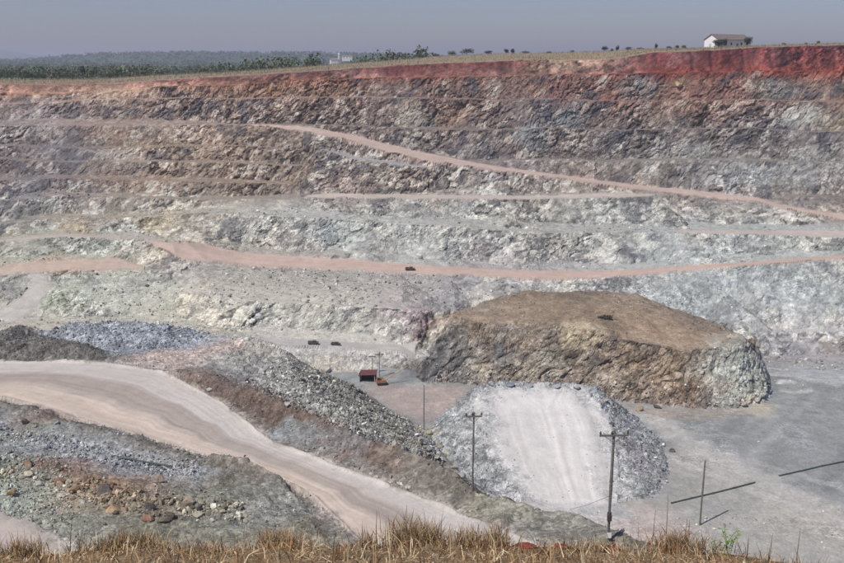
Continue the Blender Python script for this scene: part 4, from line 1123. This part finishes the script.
w = MB(); w.box((-.4, 0, 1.25), (3.2, 1.9, .9), taper=.94); w.build('body', M_ORANGE, rig)
w = MB(); w.box((-1.2, -.3, 2.2), (1.2, 1.1, 1.1), taper=.85); cabo = w.build('cab', M_ORANGE, rig)
w = MB(); w.box((-1.2, -.86, 2.25), (.9, .06, .6)); w.build('window', M_DARK, cabo)
w = MB(); w.tube([(.9, 0, 1.4), (4.2, 0.2, 3.3), (8.6, .4, 5.6)], [.2, .17, .12], 6); w.build('boom', M_TANP, rig)
rig.scale = (.78,) * 3
tag(rig, 'orange tracked drill rig with a long tan boom beside the shed', 'drill rig')


def pickup(u, v, colr, label, rz, k=1.0):
    p = pick(u, v)
    t = empty('pickup_truck', (p[0], p[1], p[2] + .02), rz)
    mp = simple_mat('vehicle_paint', colr, .4, .08, 2)
    b = MB(); b.box((0, 0, .62 * k), (4.0 * k, 1.65 * k, .5 * k), taper=.97); b.build('body', mp, t)
    b = MB(); b.box((.35 * k, 0, 1.12 * k), (1.7 * k, 1.5 * k, .6 * k), taper=.8); c_ = b.build('cab', mp, t)
    b = MB(); b.box((.35 * k, 0, 1.14 * k), (1.5 * k, 1.52 * k, .34 * k), taper=.88); b.build('window', M_DARK, c_)
    for sy in (-.72, .72):
        b = MB(); b.box((-1.25 * k, sy * k, 1.0 * k), (1.4 * k, .1, .35 * k)); b.build('bed_side', mp, t)
    for sx in (-1.25, 1.25):
        for sy in (-.72, .72):
            b = MB(); b.tube([(sx * k, (sy - .12) * k, .36 * k), (sx * k, (sy + .12) * k, .36 * k)], [.36 * k] * 2, 12); b.build('wheel', M_RUBBER, t)
    tag(t, label, 'truck', 'vehicles on the quarry roads')


pickup(410, 268.5, (.10, .07, .06), 'tiny dark vehicle on the wide pink road on the far wall', .05, .8)
pickup(313, 342.5, (.09, .09, .09), 'left one of two dark vehicles on the grey road below the pale cliff', .1, .75)
pickup(335, 343.3, (.07, .07, .07), 'right one of two dark vehicles on the grey road below the pale cliff', -.1, .65)

# ------------------------------------------------------------------ power poles and pipes
M_POLE = simple_mat('weathered_pole', (.155, .145, .125), .9, .3, 4)
M_INS = simple_mat('dark_insulator', (.06, .05, .045), .4, .2, 4)


def power_pole(p, H, arm, label, rz=0, ins=True, plate=False, box=False, rad=.16):
    t = empty('power_pole', (p[0], p[1], p[2] - .3), rz)
    m = MB(); m.tube([(0, 0, -.6), (0, 0, H * .5), (.03, 0, H + .3)], [rad * 1.25, rad, rad * .72], 10); m.build('pole', M_POLE, t)
    if arm:
        m = MB(); m.box((0, -rad - .02, H - .25), (arm, .16, .22)); a = m.build('crossarm', M_POLE, t)
        if ins:
            for x in (-arm * .47, -arm * .08, arm * .47):
                m = MB(); m.tube([(x, -rad, H - .12), (x, -rad, H + .02), (x, -rad, H + .12), (x, -rad, H + .28)], [.05, .14, .10, .05], 8); m.build('insulator', M_INS, a)
        for s in (-1, 1):
            m = MB(); m.tube([(s * .05, -rad - .06, H - 1.1), (s * arm * .32, -rad - .08, H - .34)], [.035, .035], 5); m.build('brace', M_POLE, t)
    if box:
        m = MB(); m.box((-.05, -rad - .12, 3.6), (.5, .36, .75)); m.build('fuse_box', M_INS, t)
        m = MB(); m.tube([(0, 0, 3.1), (0, 0, 4.1)], [rad * 1.35] * 2, 10); m.build('band', M_INS, t)
    if plate:
        m = MB(); m.box((.02, -rad * 1.28 - .03, 1.25), (.55, .04, .7)); m.build('plate', simple_mat('white_plate', (.75, .75, .73), .6, .08, 3), t)
    tag(t, label, 'power pole', 'wooden power poles in the pit')
    return t


pb = pick(607, 540)
power_pole(pb, 14.3, 3.4, 'nearest tall power pole with crossarm, fuse box and white plate', .04, True, True, True, .2)
m = MB(); q0 = Vector((pb[0], pb[1], pb[2] + 6.0)); q1 = pick(572, 508)
m.tube([q0, (q0 + q1) / 2 - Vector((0, 0, .25)), q1], [.03] * 3, 5)
tag(m.build('guy_wire', M_INS), 'thin stay wire running left from the nearest power pole', 'wire')
power_pole(pick(472, 489), 11.6, 2.2, 'second power pole with short crossarm beside the pale ramp', .05, True, rad=.15)
power_pole(pick(424.5, 428), 10.6, 0, 'slim bare pole at the foot of the grey rubble heap', 0, rad=.12)
power_pole(pick(700, 523), 12.4, 0, 'bare pole standing on the pit floor crossed by the dark pipe', 0, rad=.17)
power_pole(PZ(379.5, 377, -80), 6.8, 2.2, 'small pole with crossarm right of the maroon shed', .1, False, rad=.1)
power_pole(PZ(372.5, 374, -80), 5.4, 2.0, 'small pole with crossarm behind the maroon shed', -.1, False, rad=.1)

M_PIPE = simple_mat('black_green_pipe', (.06, .078, .07), .5, .25, 1)


def pipe(pts, r, label):
    m = MB(); m.tube(pts, [r] * len(pts), 10)
    for k in range(1, len(pts) - 1): m.tube([Vector(pts[k]) - (Vector(pts[k + 1]) - Vector(pts[k])).normalized() * .15, Vector(pts[k]) + (Vector(pts[k + 1]) - Vector(pts[k])).normalized() * .15], [r * 1.35] * 2, 10)
    tag(m.build('pipe', M_PIPE, smooth=False), label, 'pipe', 'dark pipes laid on the ground')


def lay(pxs, r):
    out = []
    for u, v in pxs:
        p = PZ(u, v, -79.9); out.append((p[0], p[1], ground_z(p[0], p[1]) + r * 1.1))
    return out


pipe(lay([(671, 503), (692, 498), (713, 493), (734, 487.5), (755, 482)], .14), .14, 'dark pipe on the pit floor passing behind the bare pole')
pipe(lay([(779, 475.5), (800, 471), (822, 466), (846, 461), (880, 453), (930, 442)], .14), .14, 'dark pipe on the pit floor running out at the right edge')
pl = [pick(u, v) + Vector((0, 0, .35)) for u, v in [(110, 456.5), (130, 460), (150, 463.5), (171, 467.5)]]
pipe([tuple(pl[0]), tuple(pl[0].lerp(pl[3], .33)), tuple(pl[0].lerp(pl[3], .66)), tuple(pl[3])], .15, 'short dark pipe on the blue rubble left of the haul road')

# ------------------------------------------------------------------ stones
PHI = (1 + 5 ** .5) / 2
ICO = np.array([(-1, PHI, 0), (1, PHI, 0), (-1, -PHI, 0), (1, -PHI, 0), (0, -1, PHI), (0, 1, PHI), (0, -1, -PHI), (0, 1, -PHI), (PHI, 0, -1), (PHI, 0, 1), (-PHI, 0, -1), (-PHI, 0, 1)]) / math.sqrt(1 + PHI * PHI)
ICF = np.array([(0, 11, 5), (0, 5, 1), (0, 1, 7), (0, 7, 10), (0, 10, 11), (1, 5, 9), (5, 11, 4), (11, 10, 2), (10, 7, 6), (7, 1, 8), (3, 9, 4), (3, 4, 2), (3, 2, 6), (3, 6, 8), (3, 8, 9), (4, 9, 5), (2, 4, 11), (6, 2, 10), (8, 6, 7), (9, 8, 1)])


def chop(V, r, n=7):
    V = V.copy()
    for _ in range(n):
        d = r.normal(size=3); d /= np.linalg.norm(d); k = r.uniform(.42, .72)
        s = V @ d; m = s > k
        V[m] -= np.outer(s[m] - k, d)
    return V


def rotm(r, n):
    q = r.normal(size=(n, 4)); q /= np.linalg.norm(q, axis=1, keepdims=True)
    w, x, y, z = q.T
    return np.stack([np.stack([1 - 2 * (y * y + z * z), 2 * (x * y - z * w), 2 * (x * z + y * w)], 1), np.stack([2 * (x * y + z * w), 1 - 2 * (x * x + z * z), 2 * (y * z - x * w)], 1), np.stack([2 * (x * z - y * w), 2 * (y * z + x * w), 1 - 2 * (x * x + y * y)], 1)], 1)


va = np.linalg.norm(np.cross(np.gradient(P2, axis=0), np.gradient(P2, axis=1)), axis=-1)
FLATP = P2.reshape(-1, 3); FLATC = COL.reshape(-1, 4); FLATZ = zid.ravel()


def scatter(mask, n, smin, smax, name, label, seed, tint_=(1, 1, 1), power=2.6, white=.06, spread=.45, own=.5):
    r = np.random.RandomState(seed)
    w = (va * mask).ravel().astype(np.float64)
    ids = r.choice(len(w), n, p=w / w.sum())
    s = smin * (1 - r.rand(n) * (1 - (smin / smax) ** (power - 1))) ** (-1 / (power - 1))
    shapes = np.stack([chop(ICO * r.uniform(.85, 1.2, (12, 1)), r, 4) for _ in range(24)])
    sv = shapes[r.randint(0, 24, n)] * (np.stack([r.uniform(.8, 1.3, n), r.uniform(.7, 1.1, n), r.uniform(.5, .9, n)], 1) * s[:, None] * .5)[:, None, :]
    R_ = rotm(r, n)
    sv = np.einsum('nij,nkj->nki', R_, sv)
    pos = FLATP[ids] + r.uniform(-.3, .3, (n, 3)) * np.array((1, 1, 0)) + np.stack([0 * s, 0 * s, s * .16], 1)
    V = (sv + pos[:, None, :]).reshape(-1, 3)
    F = (ICF[None] + (np.arange(n) * 12)[:, None, None]).reshape(-1, 3)
    base = FLATC[ids, :3] * own + (1 - own) * np.array((.3, .3, .29))
    c = base * np.array(tint_) * np.exp(r.normal(size=n) * spread)[:, None]
    wh = r.rand(n) < white
    c[wh] = np.array((.55, .53, .47)) * r.uniform(.8, 1.15, (wh.sum(), 1))
    c = np.clip(c, .03, .7)
    C = np.concatenate([np.repeat(c, 12, 0), np.full((n * 12, 1), .25)], 1)
    o = mesh_np(name, V, F, M_STONE, C)
    tag(o, label, 'stones', kind='stuff')


vis = (np.abs(Xr / Yr) < .58).astype(F4)
scatter(vis * (zid == Z_RUBBLE) * (VV < 472) * (WX > PZ(290, 380, -66)[0] - 6), 9000, .2, 1.25, 'rubble', 'loose grey rubble lying on the heap beside the shed', 31, (1, .98, .93), own=.85, power=3.0, white=.04)
scatter(vis * (zid == Z_RAMPHEAP) * (1 - COVER[Z_RAMPROAD]) ** 1.5 * np.where(Xr < 16, .5, 1), 6000, .13, 1.1, 'rubble', 'loose blue grey rubble on the flanks of the tipping ramp', 32, (.96, .95, .93), white=.03, power=3.4, spread=.35, own=.8)
scatter(vis * (zid == Z_RAMPROAD) * np.clip(1.2 - COVER[Z_RAMPROAD] + .03, 0, 1) ** 2, 500, .1, .5, 'rubble', 'stones spilled on the driven surface of the ramp', 45, own=.6, white=.1)
scatter(vis * (zid == Z_BLUE), 2600, .2, 1.0, 'rubble', 'loose blue grey stones on the low bank behind the dark berm', 33, (.95, 1.0, 1.05))
scatter(vis * ((zid == Z_LBERM) + (zid == Z_BERM) * .8), 2400, .16, .6, 'rubble', 'small dark stones on the earth berms', 34, (.95, .95, .95), own=.9, white=.04)
nearm = vis * (zid == Z_NEAR) * (Yr > 90) * (Yr < 215) * (.25 + 1.2 * (fbm(Xr, Yr, Xr * 0, 8.0, 3, 1) > .08))
scatter(nearm, 7500, .12, .7, 'rubble', 'loose stones over the rough ground around the haul road', 35, own=.85, white=.05)
gut = vis * (zid == Z_NEAR) * (VU < 200) * np.exp(-((VV - np.interp(VU, [0, 50, 100, 160, 200], [435, 440, 455, 466, 470])) / 7) ** 2) * (Yr > 90) * (Yr < 180)
scatter(gut, 3800, .16, .95, 'rubble', 'blue grey gravel strip along the foot of the road bank', 41, (.97, .99, 1.02), own=.45, white=.02, spread=.35)
rdg = vis * (zid == Z_NEAR) * (VU < 260) * np.exp(-((VV - np.interp(VU, [0, 40, 100, 150, 260], [475, 475, 492, 507, 512])) / 11) ** 2) * (Yr > 80) * (Yr < 160) * (.15 + (fbm(Xr, Yr, Xr * 0, 6.0, 2, 3) > 0))
scatter(rdg, 2200, .25, 1.7, 'rubble', 'brown and ochre rocks strewn along the near ridge', 42, (1.06, .96, .84), own=.8, white=.01, power=2.6, spread=.45)
slp = vis * (zid == Z_NEAR) * (VU < 70) * (VV > 455) * (VV < 525) * (Yr > 80)
scatter(slp, 2600, .14, .9, 'rubble', 'pale greenish stones on the slope above the lower left road', 43, (.98, 1.03, .95), own=.6, white=.12)
mtop = vis * (zid == Z_MESA) * (slope < .1)
scatter(mtop, 700, .18, .8, 'rubble', 'small brown stones lying on top of the mesa', 44, own=.95, white=.04)
farm = vis * (Yr > 228) * (zid < 10) * (LEV > 5.0) * (roadm < .5) * (slope < .14) * (.15 + 1.2 * (fbm(Xr, Yr, Z, 14.0, 3, 2) > .05)) * np.where(LEV > 8, 1.6, .8)
scatter(farm, 5000, .25, 1.5, 'scree', 'loose rock scattered over the lower terraces of the far wall', 36, own=.85, white=.12)
basem = vis * (zid == Z_MESA) * (slope > .1) * (Z < -75)
scatter(basem, 900, .25, 1.2, 'scree', 'fallen rock along the foot of the brown mesa', 37, own=.9)
flm = vis * (zid == Z_FLOOR) * ((VU > 660) * (VV > 505) * (fbm(Xr, Yr, Xr * 0, 7.0, 2, 0) > .1) + .02 + .8 * (VV < 392) * (VU > 770))
scatter(flm, 900, .15, .7, 'rubble', 'thin scatter of small stones on the pit floor', 38, own=.8, white=.2)


def boulder_mesh(seed, tri=2):
    r = np.random.RandomState(seed)
    import bmesh
    bm = bmesh.new(); bmesh.ops.create_icosphere(bm, subdivisions=tri, radius=1)
    V = np.array([v.co[:] for v in bm.verts]); F = np.array([[v.index for v in f.verts] for f in bm.faces]); bm.free()
    V = chop(V, r, 15); V += .04 * np.stack([vn(V[:, 0] * 3 + seed, V[:, 1] * 3, V[:, 2] * 3, k) for k in range(3)], 1)
    return V, F


BOULDERS = [  # u, v, width px, height px, colour, label
    (187, 501, 24, 17, (.40, .31, .20), 'large tan boulder alone on the grey mud left of centre foreground'),
    (200, 506, 9, 8, (.07, .065, .065), 'small dark lump added as the shaded right side of the large tan boulder'),  # added near-black lump, paints the shade on the tan boulder's right side
    (105, 487, 21, 16, (.13, .10, .085), 'large dark brown boulder in the left foreground'),
    (113, 505, 22, 12, (.42, .27, .13), 'wide orange boulder below the large dark brown boulder'),
    (124, 508, 12, 8, (.36, .24, .15), 'small orange rock at the right end of the wide orange boulder'),
    (147, 515, 17, 11, (.36, .17, .085), 'rust red boulder low in the left foreground'),
    (151, 505, 13, 10, (.12, .09, .08), 'dark boulder just above the rust red boulder'),
    (161, 477, 13, 11, (.40, .29, .19), 'small tan boulder below the right end of the short pipe'),
    (31, 461, 14, 12, (.38, .26, .14), 'square ochre boulder at the left end of the rust soil strip'),
    (62, 478, 15, 11, (.33, .17, .09), 'rust brown boulder under the rust soil strip'),
    (72, 487, 12, 10, (.36, .21, .09), 'orange boulder left of the large dark brown boulder'),
    (13, 490, 10, 10, (.45, .25, .05), 'bright ochre lump near the left edge'),
    (40, 481, 11, 6, (.42, .40, .33), 'flat pale rock below the square ochre boulder'),
    (60, 493, 9, 6, (.50, .46, .38), 'small cream rock below the rust brown boulder'),
    (83, 499, 9, 6, (.50, .46, .39), 'small cream rock left of the wide orange boulder'),
    (101, 456, 13, 8, (.40, .41, .42), 'flat grey slab at the left end of the short pipe'),
    (44, 444, 12, 8, (.36, .38, .36), 'pale grey boulder in the blue rubble strip at left'),
    (10, 448, 10, 6, (.2, .21, .19), 'dark grey rock by the left edge above the ochre lump'),
    (25, 419, 12, 8, (.16, .12, .10), 'dark brown rock in the road bank at left'),
    (57, 420, 10, 5, (.28, .28, .27), 'grey rock on the road bank crest at left'),
    (400, 481, 9, 6, (.60, .58, .50), 'left one of two white rocks beside the haul road'),
    (408, 484.5, 8, 5.5, (.62, .60, .53), 'right one of two white rocks beside the haul road'),
    (421, 438, 8, 13, (.55, .48, .34), 'upright cream rock at the foot of the bare slim pole'),
    (430, 432, 10, 6, (.46, .38, .25), 'tan slab right of the upright cream rock'),
    (440, 443, 10, 7, (.36, .30, .22), 'tan boulder in the middle of the small boulder pile'),
    (447, 450, 11, 7, (.45, .42, .30), 'pale boulder low in the small boulder pile'),
    (453, 434, 10, 5, (.38, .36, .32), 'grey slab at the top of the small boulder pile'),
    (455, 465, 10, 6, (.42, .35, .28), 'tan rock at the lower end of the small boulder pile'),
    (463, 472, 12, 9, (.36, .37, .36), 'grey boulder left of the foot of the second power pole'),
    (428, 447, 9, 6, (.3, .29, .25), 'grey brown boulder at the left of the small boulder pile'),
    (438, 455, 8, 5, (.4, .38, .31), 'small pale rock under the small boulder pile'),
    (287, 401, 9, 6, (.44, .43, .40), 'pale rock on the crest of the brown berm'),
    (245, 377, 8, 5, (.14, .14, .13), 'dark rock on the flat behind the brown berm'),
    (252, 376, 7, 4, (.3, .29, .27), 'grey rock beside the dark rock behind the brown berm'),
    (208, 387, 9, 5, (.43, .42, .38), 'pale rock at the upper end of the brown berm'),
    (510, 382, 11, 6, (.2, .22, .25), 'dark blue boulder on the top edge of the pale ramp'),
    (490, 381, 10, 7, (.4, .42, .42), 'pale blue boulder at the left corner of the ramp top'),
    (530, 383.5, 10, 5, (.36, .38, .4), 'blue grey boulder in the middle of the ramp top edge'),
    (556, 384, 11, 5, (.38, .4, .41), 'blue grey boulder right of the middle of the ramp top edge'),
    (578, 386, 9, 5, (.36, .37, .38), 'blue grey boulder at the right end of the ramp top edge'),
    (612, 421, 7, 5, (.13, .13, .14), 'dark rock on the right flank of the pale ramp'),
    (671, 448, 7, 5, (.13, .135, .13), 'dark rock just off the right flank of the ramp'),
    (705, 515, 4, 4, (.68, .68, .66), 'small white rock right of the bare pole on the pit floor'),
    (640, 408, 10, 5, (.4, .29, .18), 'tan rock at the foot of the mesa right of the ramp'),
    (657, 404, 11, 6, (.12, .11, .10), 'dark rock at the foot of the mesa'),
    (607, 399, 8, 5, (.44, .33, .2), 'tan rock where the ramp meets the mesa'),
    (745, 402, 9, 5, (.42, .33, .26), 'reddish tan rock below the pale end of the mesa'),
    (757, 399, 8, 5, (.45, .37, .29), 'tan rock at the right foot of the mesa'),
    (327, 367, 16, 8, (.56, .51, .40), 'bright cream rock ledge left of the maroon shed'),
    (680, 84, 11, 7, (.46, .33, .17), 'ochre boulder standing out of the red upper terrace'),
]
M_BOUL = {}
for i, (u, v, wp, hp_, c, lb) in enumerate(BOULDERS):
    p = pick(u, v + hp_ * .3)
    d = p[1] * CP - p[2] * SP; mpp = d / FPX
    w_, h_ = wp * mpp * .55, hp_ * mpp * .58
    V, F = boulder_mesh(100 + i)
    V = V * np.array((w_, (w_ + h_) * .5, h_))
    t = rnd.uniform(-.3, .3); V = np.stack([V[:, 0] * math.cos(t) - V[:, 2] * math.sin(t), V[:, 1], V[:, 0] * math.sin(t) + V[:, 2] * math.cos(t)], 1)
    c = np.array(c); c = (c * .72 + c.mean() * .28) * .88
    cc = c[None] * (1 + .3 * vn(V[:, 0] * 2 / w_, V[:, 1] * 2, V[:, 2] * 2 / h_, 1))[:, None]
    o = mesh_np('boulder', V, F, M_STONE, np.concatenate([np.clip(cc, .02, .75), np.full((len(V), 1), .35)], 1))
    o.location = (p[0], p[1], p[2] + h_ * .35)
    tag(o, lb, 'boulder', 'single boulders in the quarry')

# dark shrub on top of the mesa
p = pick(605, 317)
sh = empty('shrub', tuple(p))
V, F, C = clump_cloud([(0, 0, .5), (1.2, .2, .4), (-1.1, .1, .35)], [(1.2, .9, .6), (1.0, .8, .5), (.9, .8, .4)], 90, [.22] * 3, [(.05, .045, .035)] * 3, 3)
mesh_np('crown', V, F, M_VEG, C, parent=sh)
m = MB()
for k in range(5): m.tube([(0, 0, -.1), (math.cos(k * 1.3) * .5, math.sin(k * 1.3) * .4, .5)], [.04, .02], 5)
m.build('trunk', M_BARK, sh)
tag(sh, 'low dark shrub on top of the brown mesa', 'bush')

# ------------------------------------------------------------------ dry grass on the near bank
def bz1(x, y): return float(bank_z(np.array([x]), np.array([y]))[0])


def blades(n, xs, ys, zs, hmin, hmax, lean, wd, cols, seed, spread=None, hs=1.0):
    r = np.random.RandomState(seed)
    h = r.uniform(hmin, hmax, n) * hs; a = r.uniform(0, 2 * math.pi, n)
    ln = np.abs(r.normal(size=n)) * lean
    if spread is not None:
        a = spread + r.normal(size=n) * .6
    d = np.stack([np.cos(a), np.sin(a), 0 * a], 1)
    B = np.stack([xs, ys, zs - .02], 1)
    up = np.stack([0 * h, 0 * h, 1 + 0 * h], 1)
    ca, sa = np.cos(np.clip(ln, 0, 1.5)), np.sin(np.clip(ln, 0, 1.5))
    mid = B + (up * ca[:, None] + d * sa[:, None]) * (h * .55)[:, None]
    l2 = np.clip(ln * 1.9 + .15, 0, 2.0)
    tip = mid + (up * np.cos(l2)[:, None] + d * np.sin(l2)[:, None]) * (h * .45)[:, None]
    b = r.uniform(0, 2 * math.pi, n); w = wd * r.uniform(.6, 1.4, n)
    sx = np.stack([np.cos(b), np.sin(b) * .5, 0 * b], 1) * w[:, None]
    V = np.stack([B - sx, B + sx, mid + sx * .75, mid - sx * .75, tip], 1).reshape(-1, 3)
    o5 = (np.arange(n) * 5)[:, None]
    F = np.concatenate([o5 + np.array([[0, 1, 2]]), o5 + np.array([[0, 2, 3]]), o5 + np.array([[3, 2, 4]])])
    cc = np.array(cols)[r.randint(0, len(cols), n)] * r.uniform(.6, 1.25, n)[:, None]
    return V, F, np.concatenate([np.repeat(cc, 5, 0), np.full((n * 5, 1), .1)], 1)


STRAW = [(.50, .40, .25), (.60, .50, .34), (.40, .28, .16), (.30, .165, .085), (.2, .12, .065), (.36, .23, .12), (.16, .1, .06)]
r_ = np.random.RandomState(21)
n = 8000
gx = r_.uniform(-8.6, 8.6, n); gy = BY - np.abs(r_.normal(size=n)) * 1.5 + .02
keep = (fbm(gx, gy, gx * 0, 1.1, 3, 2) > -.02) & (gy > 8)
gx, gy = gx[keep], np.minimum(gy[keep], BY - .01); n = len(gx)
ht = .35 + 1.1 * np.clip(fbm(gx, gy, gx * 0, 1.0, 3, 3) + .3, 0, 1)
V, F, C = blades(n, gx, gy, bank_z(gx, gy), .04, .19, 1.0, .0075, STRAW, 22, hs=ht)
n2_ = 9000
lx = r_.uniform(-8.6, 8.6, n2_); ly = r_.uniform(9.3, BY - .02, n2_)
Vb, Fb, Cb = blades(n2_, lx, ly, bank_z(lx, ly) + .03, .10, .42, 2.2, .0075, STRAW + [(.16, .1, .06)], 23)
F = np.concatenate([F, Fb + len(V)]); V = np.concatenate([V, Vb]); C = np.concatenate([C, Cb])
o = mesh_np('dry_grass', V, F, M_GRASS, C)
tag(o, 'matted dry straw coloured grass along the bottom edge', 'grass', kind='stuff')


def tuft(u, vb, wpx, hpx, n, cols, label, seed, lean=.4):
    p = PY(u, vb, BY - .25)
    zb_ = bz1(p[0], BY - .25)
    mp = .0152
    r = np.random.RandomState(seed)
    x = r.normal(size=n) * wpx * mp * .22; y = r.normal(size=n) * .12
    hh = hpx * mp
    V, F, C = blades(n, x, y, np.zeros(n), hh * .45, hh * 1.15, lean, .006, cols, seed + 1)
    dx = x / (wpx * mp * .5)
    o = mesh_np('grass_tuft', V, F, M_GRASS, C)
    o.location = (p[0], BY - .25, zb_)
    tag(o, label, 'grass tuft', 'dry grass tufts on the near bank')


tuft(413, 553, 66, 34, 700, STRAW + [(.2, .17, .06)], 'tallest dry grass tuft at the bottom centre over the haul road', 1, .5)
tuft(470, 550, 46, 24, 420, STRAW, 'lower dry tuft just right of the tallest one', 2, .4)
tuft(496, 549, 30, 28, 260, STRAW, 'sparse upright tuft left of the red earth clods', 3, .25)
tuft(130, 556, 80, 24, 750, STRAW + [(.16, .15, .05), (.2, .19, .07)], 'wide greenish brown tuft at the bottom left', 4, .55)
tuft(280, 552, 60, 22, 480, STRAW + [(.45, .3, .1)], 'yellow brown tuft between the wide left tuft and the tallest one', 5, .6)
tuft(675, 560, 70, 28, 800, STRAW + [(.36, .17, .07)], 'reddish brown tuft left of the green plant', 6, .5)
tuft(22, 556, 50, 24, 420, STRAW + [(.2, .12, .07)], 'dark brown tuft in the bottom left corner', 7, .4)
tuft(368, 551, 26, 24, 130, STRAW, 'thin upright tuft left of the tallest one', 8, .3)
tuft(590, 556, 90, 14, 600, STRAW, 'low straw mat in front of the nearest power pole', 9, .8)
tuft(200, 556, 60, 16, 420, STRAW + [(.33, .17, .07)], 'low rusty tuft right of the wide left tuft', 10, .6)

M_LEAF = simple_mat('fresh_leaf', (.13, .22, .045), .6, .3, 20)
p = PY(722, 556, BY - .2)
pl_ = empty('green_plant', (p[0], BY - .2, bz1(p[0], BY - .2)))
r = random.Random(4)
m = MB(); lm = []
for k in range(9):
    a = r.uniform(0, 6.28); L = r.uniform(.22, .42); ox = r.uniform(-.16, .16)
    dx, dy = math.cos(a) * .3, math.sin(a) * .2
    pts = [Vector((ox, 0, 0)), Vector((ox + dx * L * .6, dy * L, L * .6)), Vector((ox + dx * L * 1.6, dy * 1.5 * L, L))]
    m.tube(pts, [.006, .005, .003], 5)
    for j in range(8):
        t = .25 + .75 * j / 7; q = pts[1].lerp(pts[2], max(0, t * 2 - 1)) if t > .5 else pts[0].lerp(pts[1], t * 2)
        b = r.uniform(0, 6.28); l = r.uniform(.035, .065)
        lm.append((q, Vector((math.cos(b), math.sin(b), r.uniform(-.1, .6))).normalized() * l))
m.build('stem', M_LEAF, pl_)
for q, d in lm:
    s = d.cross(Vector((0, 0, 1))).normalized() * d.length * .36
    m = MB(); m.poly([q, q + d * .5 + s, q + d, q + d * .5 - s, q + d * .5 + Vector((0, 0, -.006))], [(0, 4, 1), (1, 4, 2), (2, 4, 3), (3, 4, 0)]); m.build('leaf', M_LEAF, pl_)
tag(pl_, 'fresh green leafy plant at the bottom right of the bank', 'plant')

M_STALK = simple_mat('dead_stalk', (.20, .15, .11), .9, .3, 20)


def stalk(u, v0, v1, lean, label, seed, side=3, Y=BY - .3):
    p = PY(u, v0, Y); r = random.Random(seed)
    zb_ = bz1(p[0], Y)
    H = PY(u, v1, Y)[2] - zb_
    st = empty('dead_stalk', (p[0], Y, zb_))
    m = MB(); m.tube([(0, 0, -.03), (lean * .4, 0, H * .5), (lean, 0, H)], [.008, .006, .003], 5); m.build('stem', M_STALK, st)
    for k in range(side):
        t = .35 + .55 * k / max(1, side); s = r.choice((-1, 1)); L = r.uniform(.08, .2)
        m = MB(); m.tube([(lean * t, 0, H * t), (lean * t + s * L * .6, r.uniform(-.05, .05), H * t + L * .8)], [.004, .002], 4); m.build('twig', M_STALK, st)
    tag(st, label, 'stalk', 'dead stalks on the near bank')


stalk(70, 556, 515, .10, 'forked dead stalk in front of the lower left dirt road', 1, 4)
stalk(78, 556, 528, .12, 'short dead stalk right of the forked one', 2, 2)
stalk(665, 558, 495, -.02, 'tall thin dead stalk left of the bare pole', 3, 1)
stalk(651, 558, 510, .02, 'thin dead stalk left of the tall one', 4, 0)
stalk(683, 556, 518, .02, 'short dead stalk below the bare pole', 5, 2)
stalk(688, 556, 520, -.02, 'short dead stalk, right one of the two below the bare pole', 6, 1)
stalk(795, 572, 528, .01, 'thin dead stalk at the lower right', 7, 0)
stalk(768, 568, 533, .02, 'faint dead stalk between the green plant and the lower right one', 8, 0)
stalk(405, 552, 505, .03, 'dead stalk rising from the tallest grass tuft', 9, 2)
stalk(376, 552, 510, .02, 'dead stalk left of the tallest grass tuft', 10, 1)

M_REDEARTH = simple_mat('red_earth', (.20, .055, .04), .95, .35, 12, bump=.03)
for i, (u, v, wp, hp_, lb) in enumerate([(525, 544, 34, 8, 'long dark red earth clod on the bank edge'), (561, 545, 21, 8, 'short dark red earth clod right of the long one'), (612, 547, 26, 7, 'brown red earth clod below the nearest power pole')]):
    p = PY(u, v, BY - .15)
    V, F = boulder_mesh(300 + i, 3)
    V = V * np.array((wp * .0152 * .55, .16, hp_ * .0152 * .62))
    V += .012 * np.stack([vn(V[:, 0] * 22, V[:, 1] * 22, V[:, 2] * 22, k) for k in range(3)], 1)
    o = mesh_np('earth_clod', V, F, M_REDEARTH, smooth=False)
    o.location = (p[0], BY - .15, bz1(p[0], BY - .15) + hp_ * .0152 * .3)
    tag(o, lb, 'earth', 'red earth clods on the near bank')

# ------------------------------------------------------------------ haze
hz = MB(); hz.box((0, 7500, 0), (42000, 20000, 2)); me_o = hz.build('haze', M_DARK)
co = np.array([(x, y, z) for z in (-84.0, 95.0) for x, y in ((-21000, -1500), (21000, -1500), (21000, 18500), (-21000, 18500))], F4)
me_o.data.vertices.foreach_set('co', co.ravel()); me_o.data.update()
hm = bpy.data.materials.new('haze'); hm.use_nodes = True
nt = hm.node_tree; nt.nodes.remove(nt.nodes['Principled BSDF'])
pv = nt.nodes.new('ShaderNodeVolumePrincipled')
pv.inputs['Density'].default_value = 2.2e-4
pv.inputs['Color'].default_value = (.80, .815, .94, 1)
pv.inputs['Anisotropy'].default_value = 0.2
nt.links.new(pv.outputs[0], nt.nodes['Material Output'].inputs['Volume'])
me_o.data.materials.clear(); me_o.data.materials.append(hm)
tag(me_o, 'thin bluish haze filling the air over the pit', 'haze', kind='stuff')
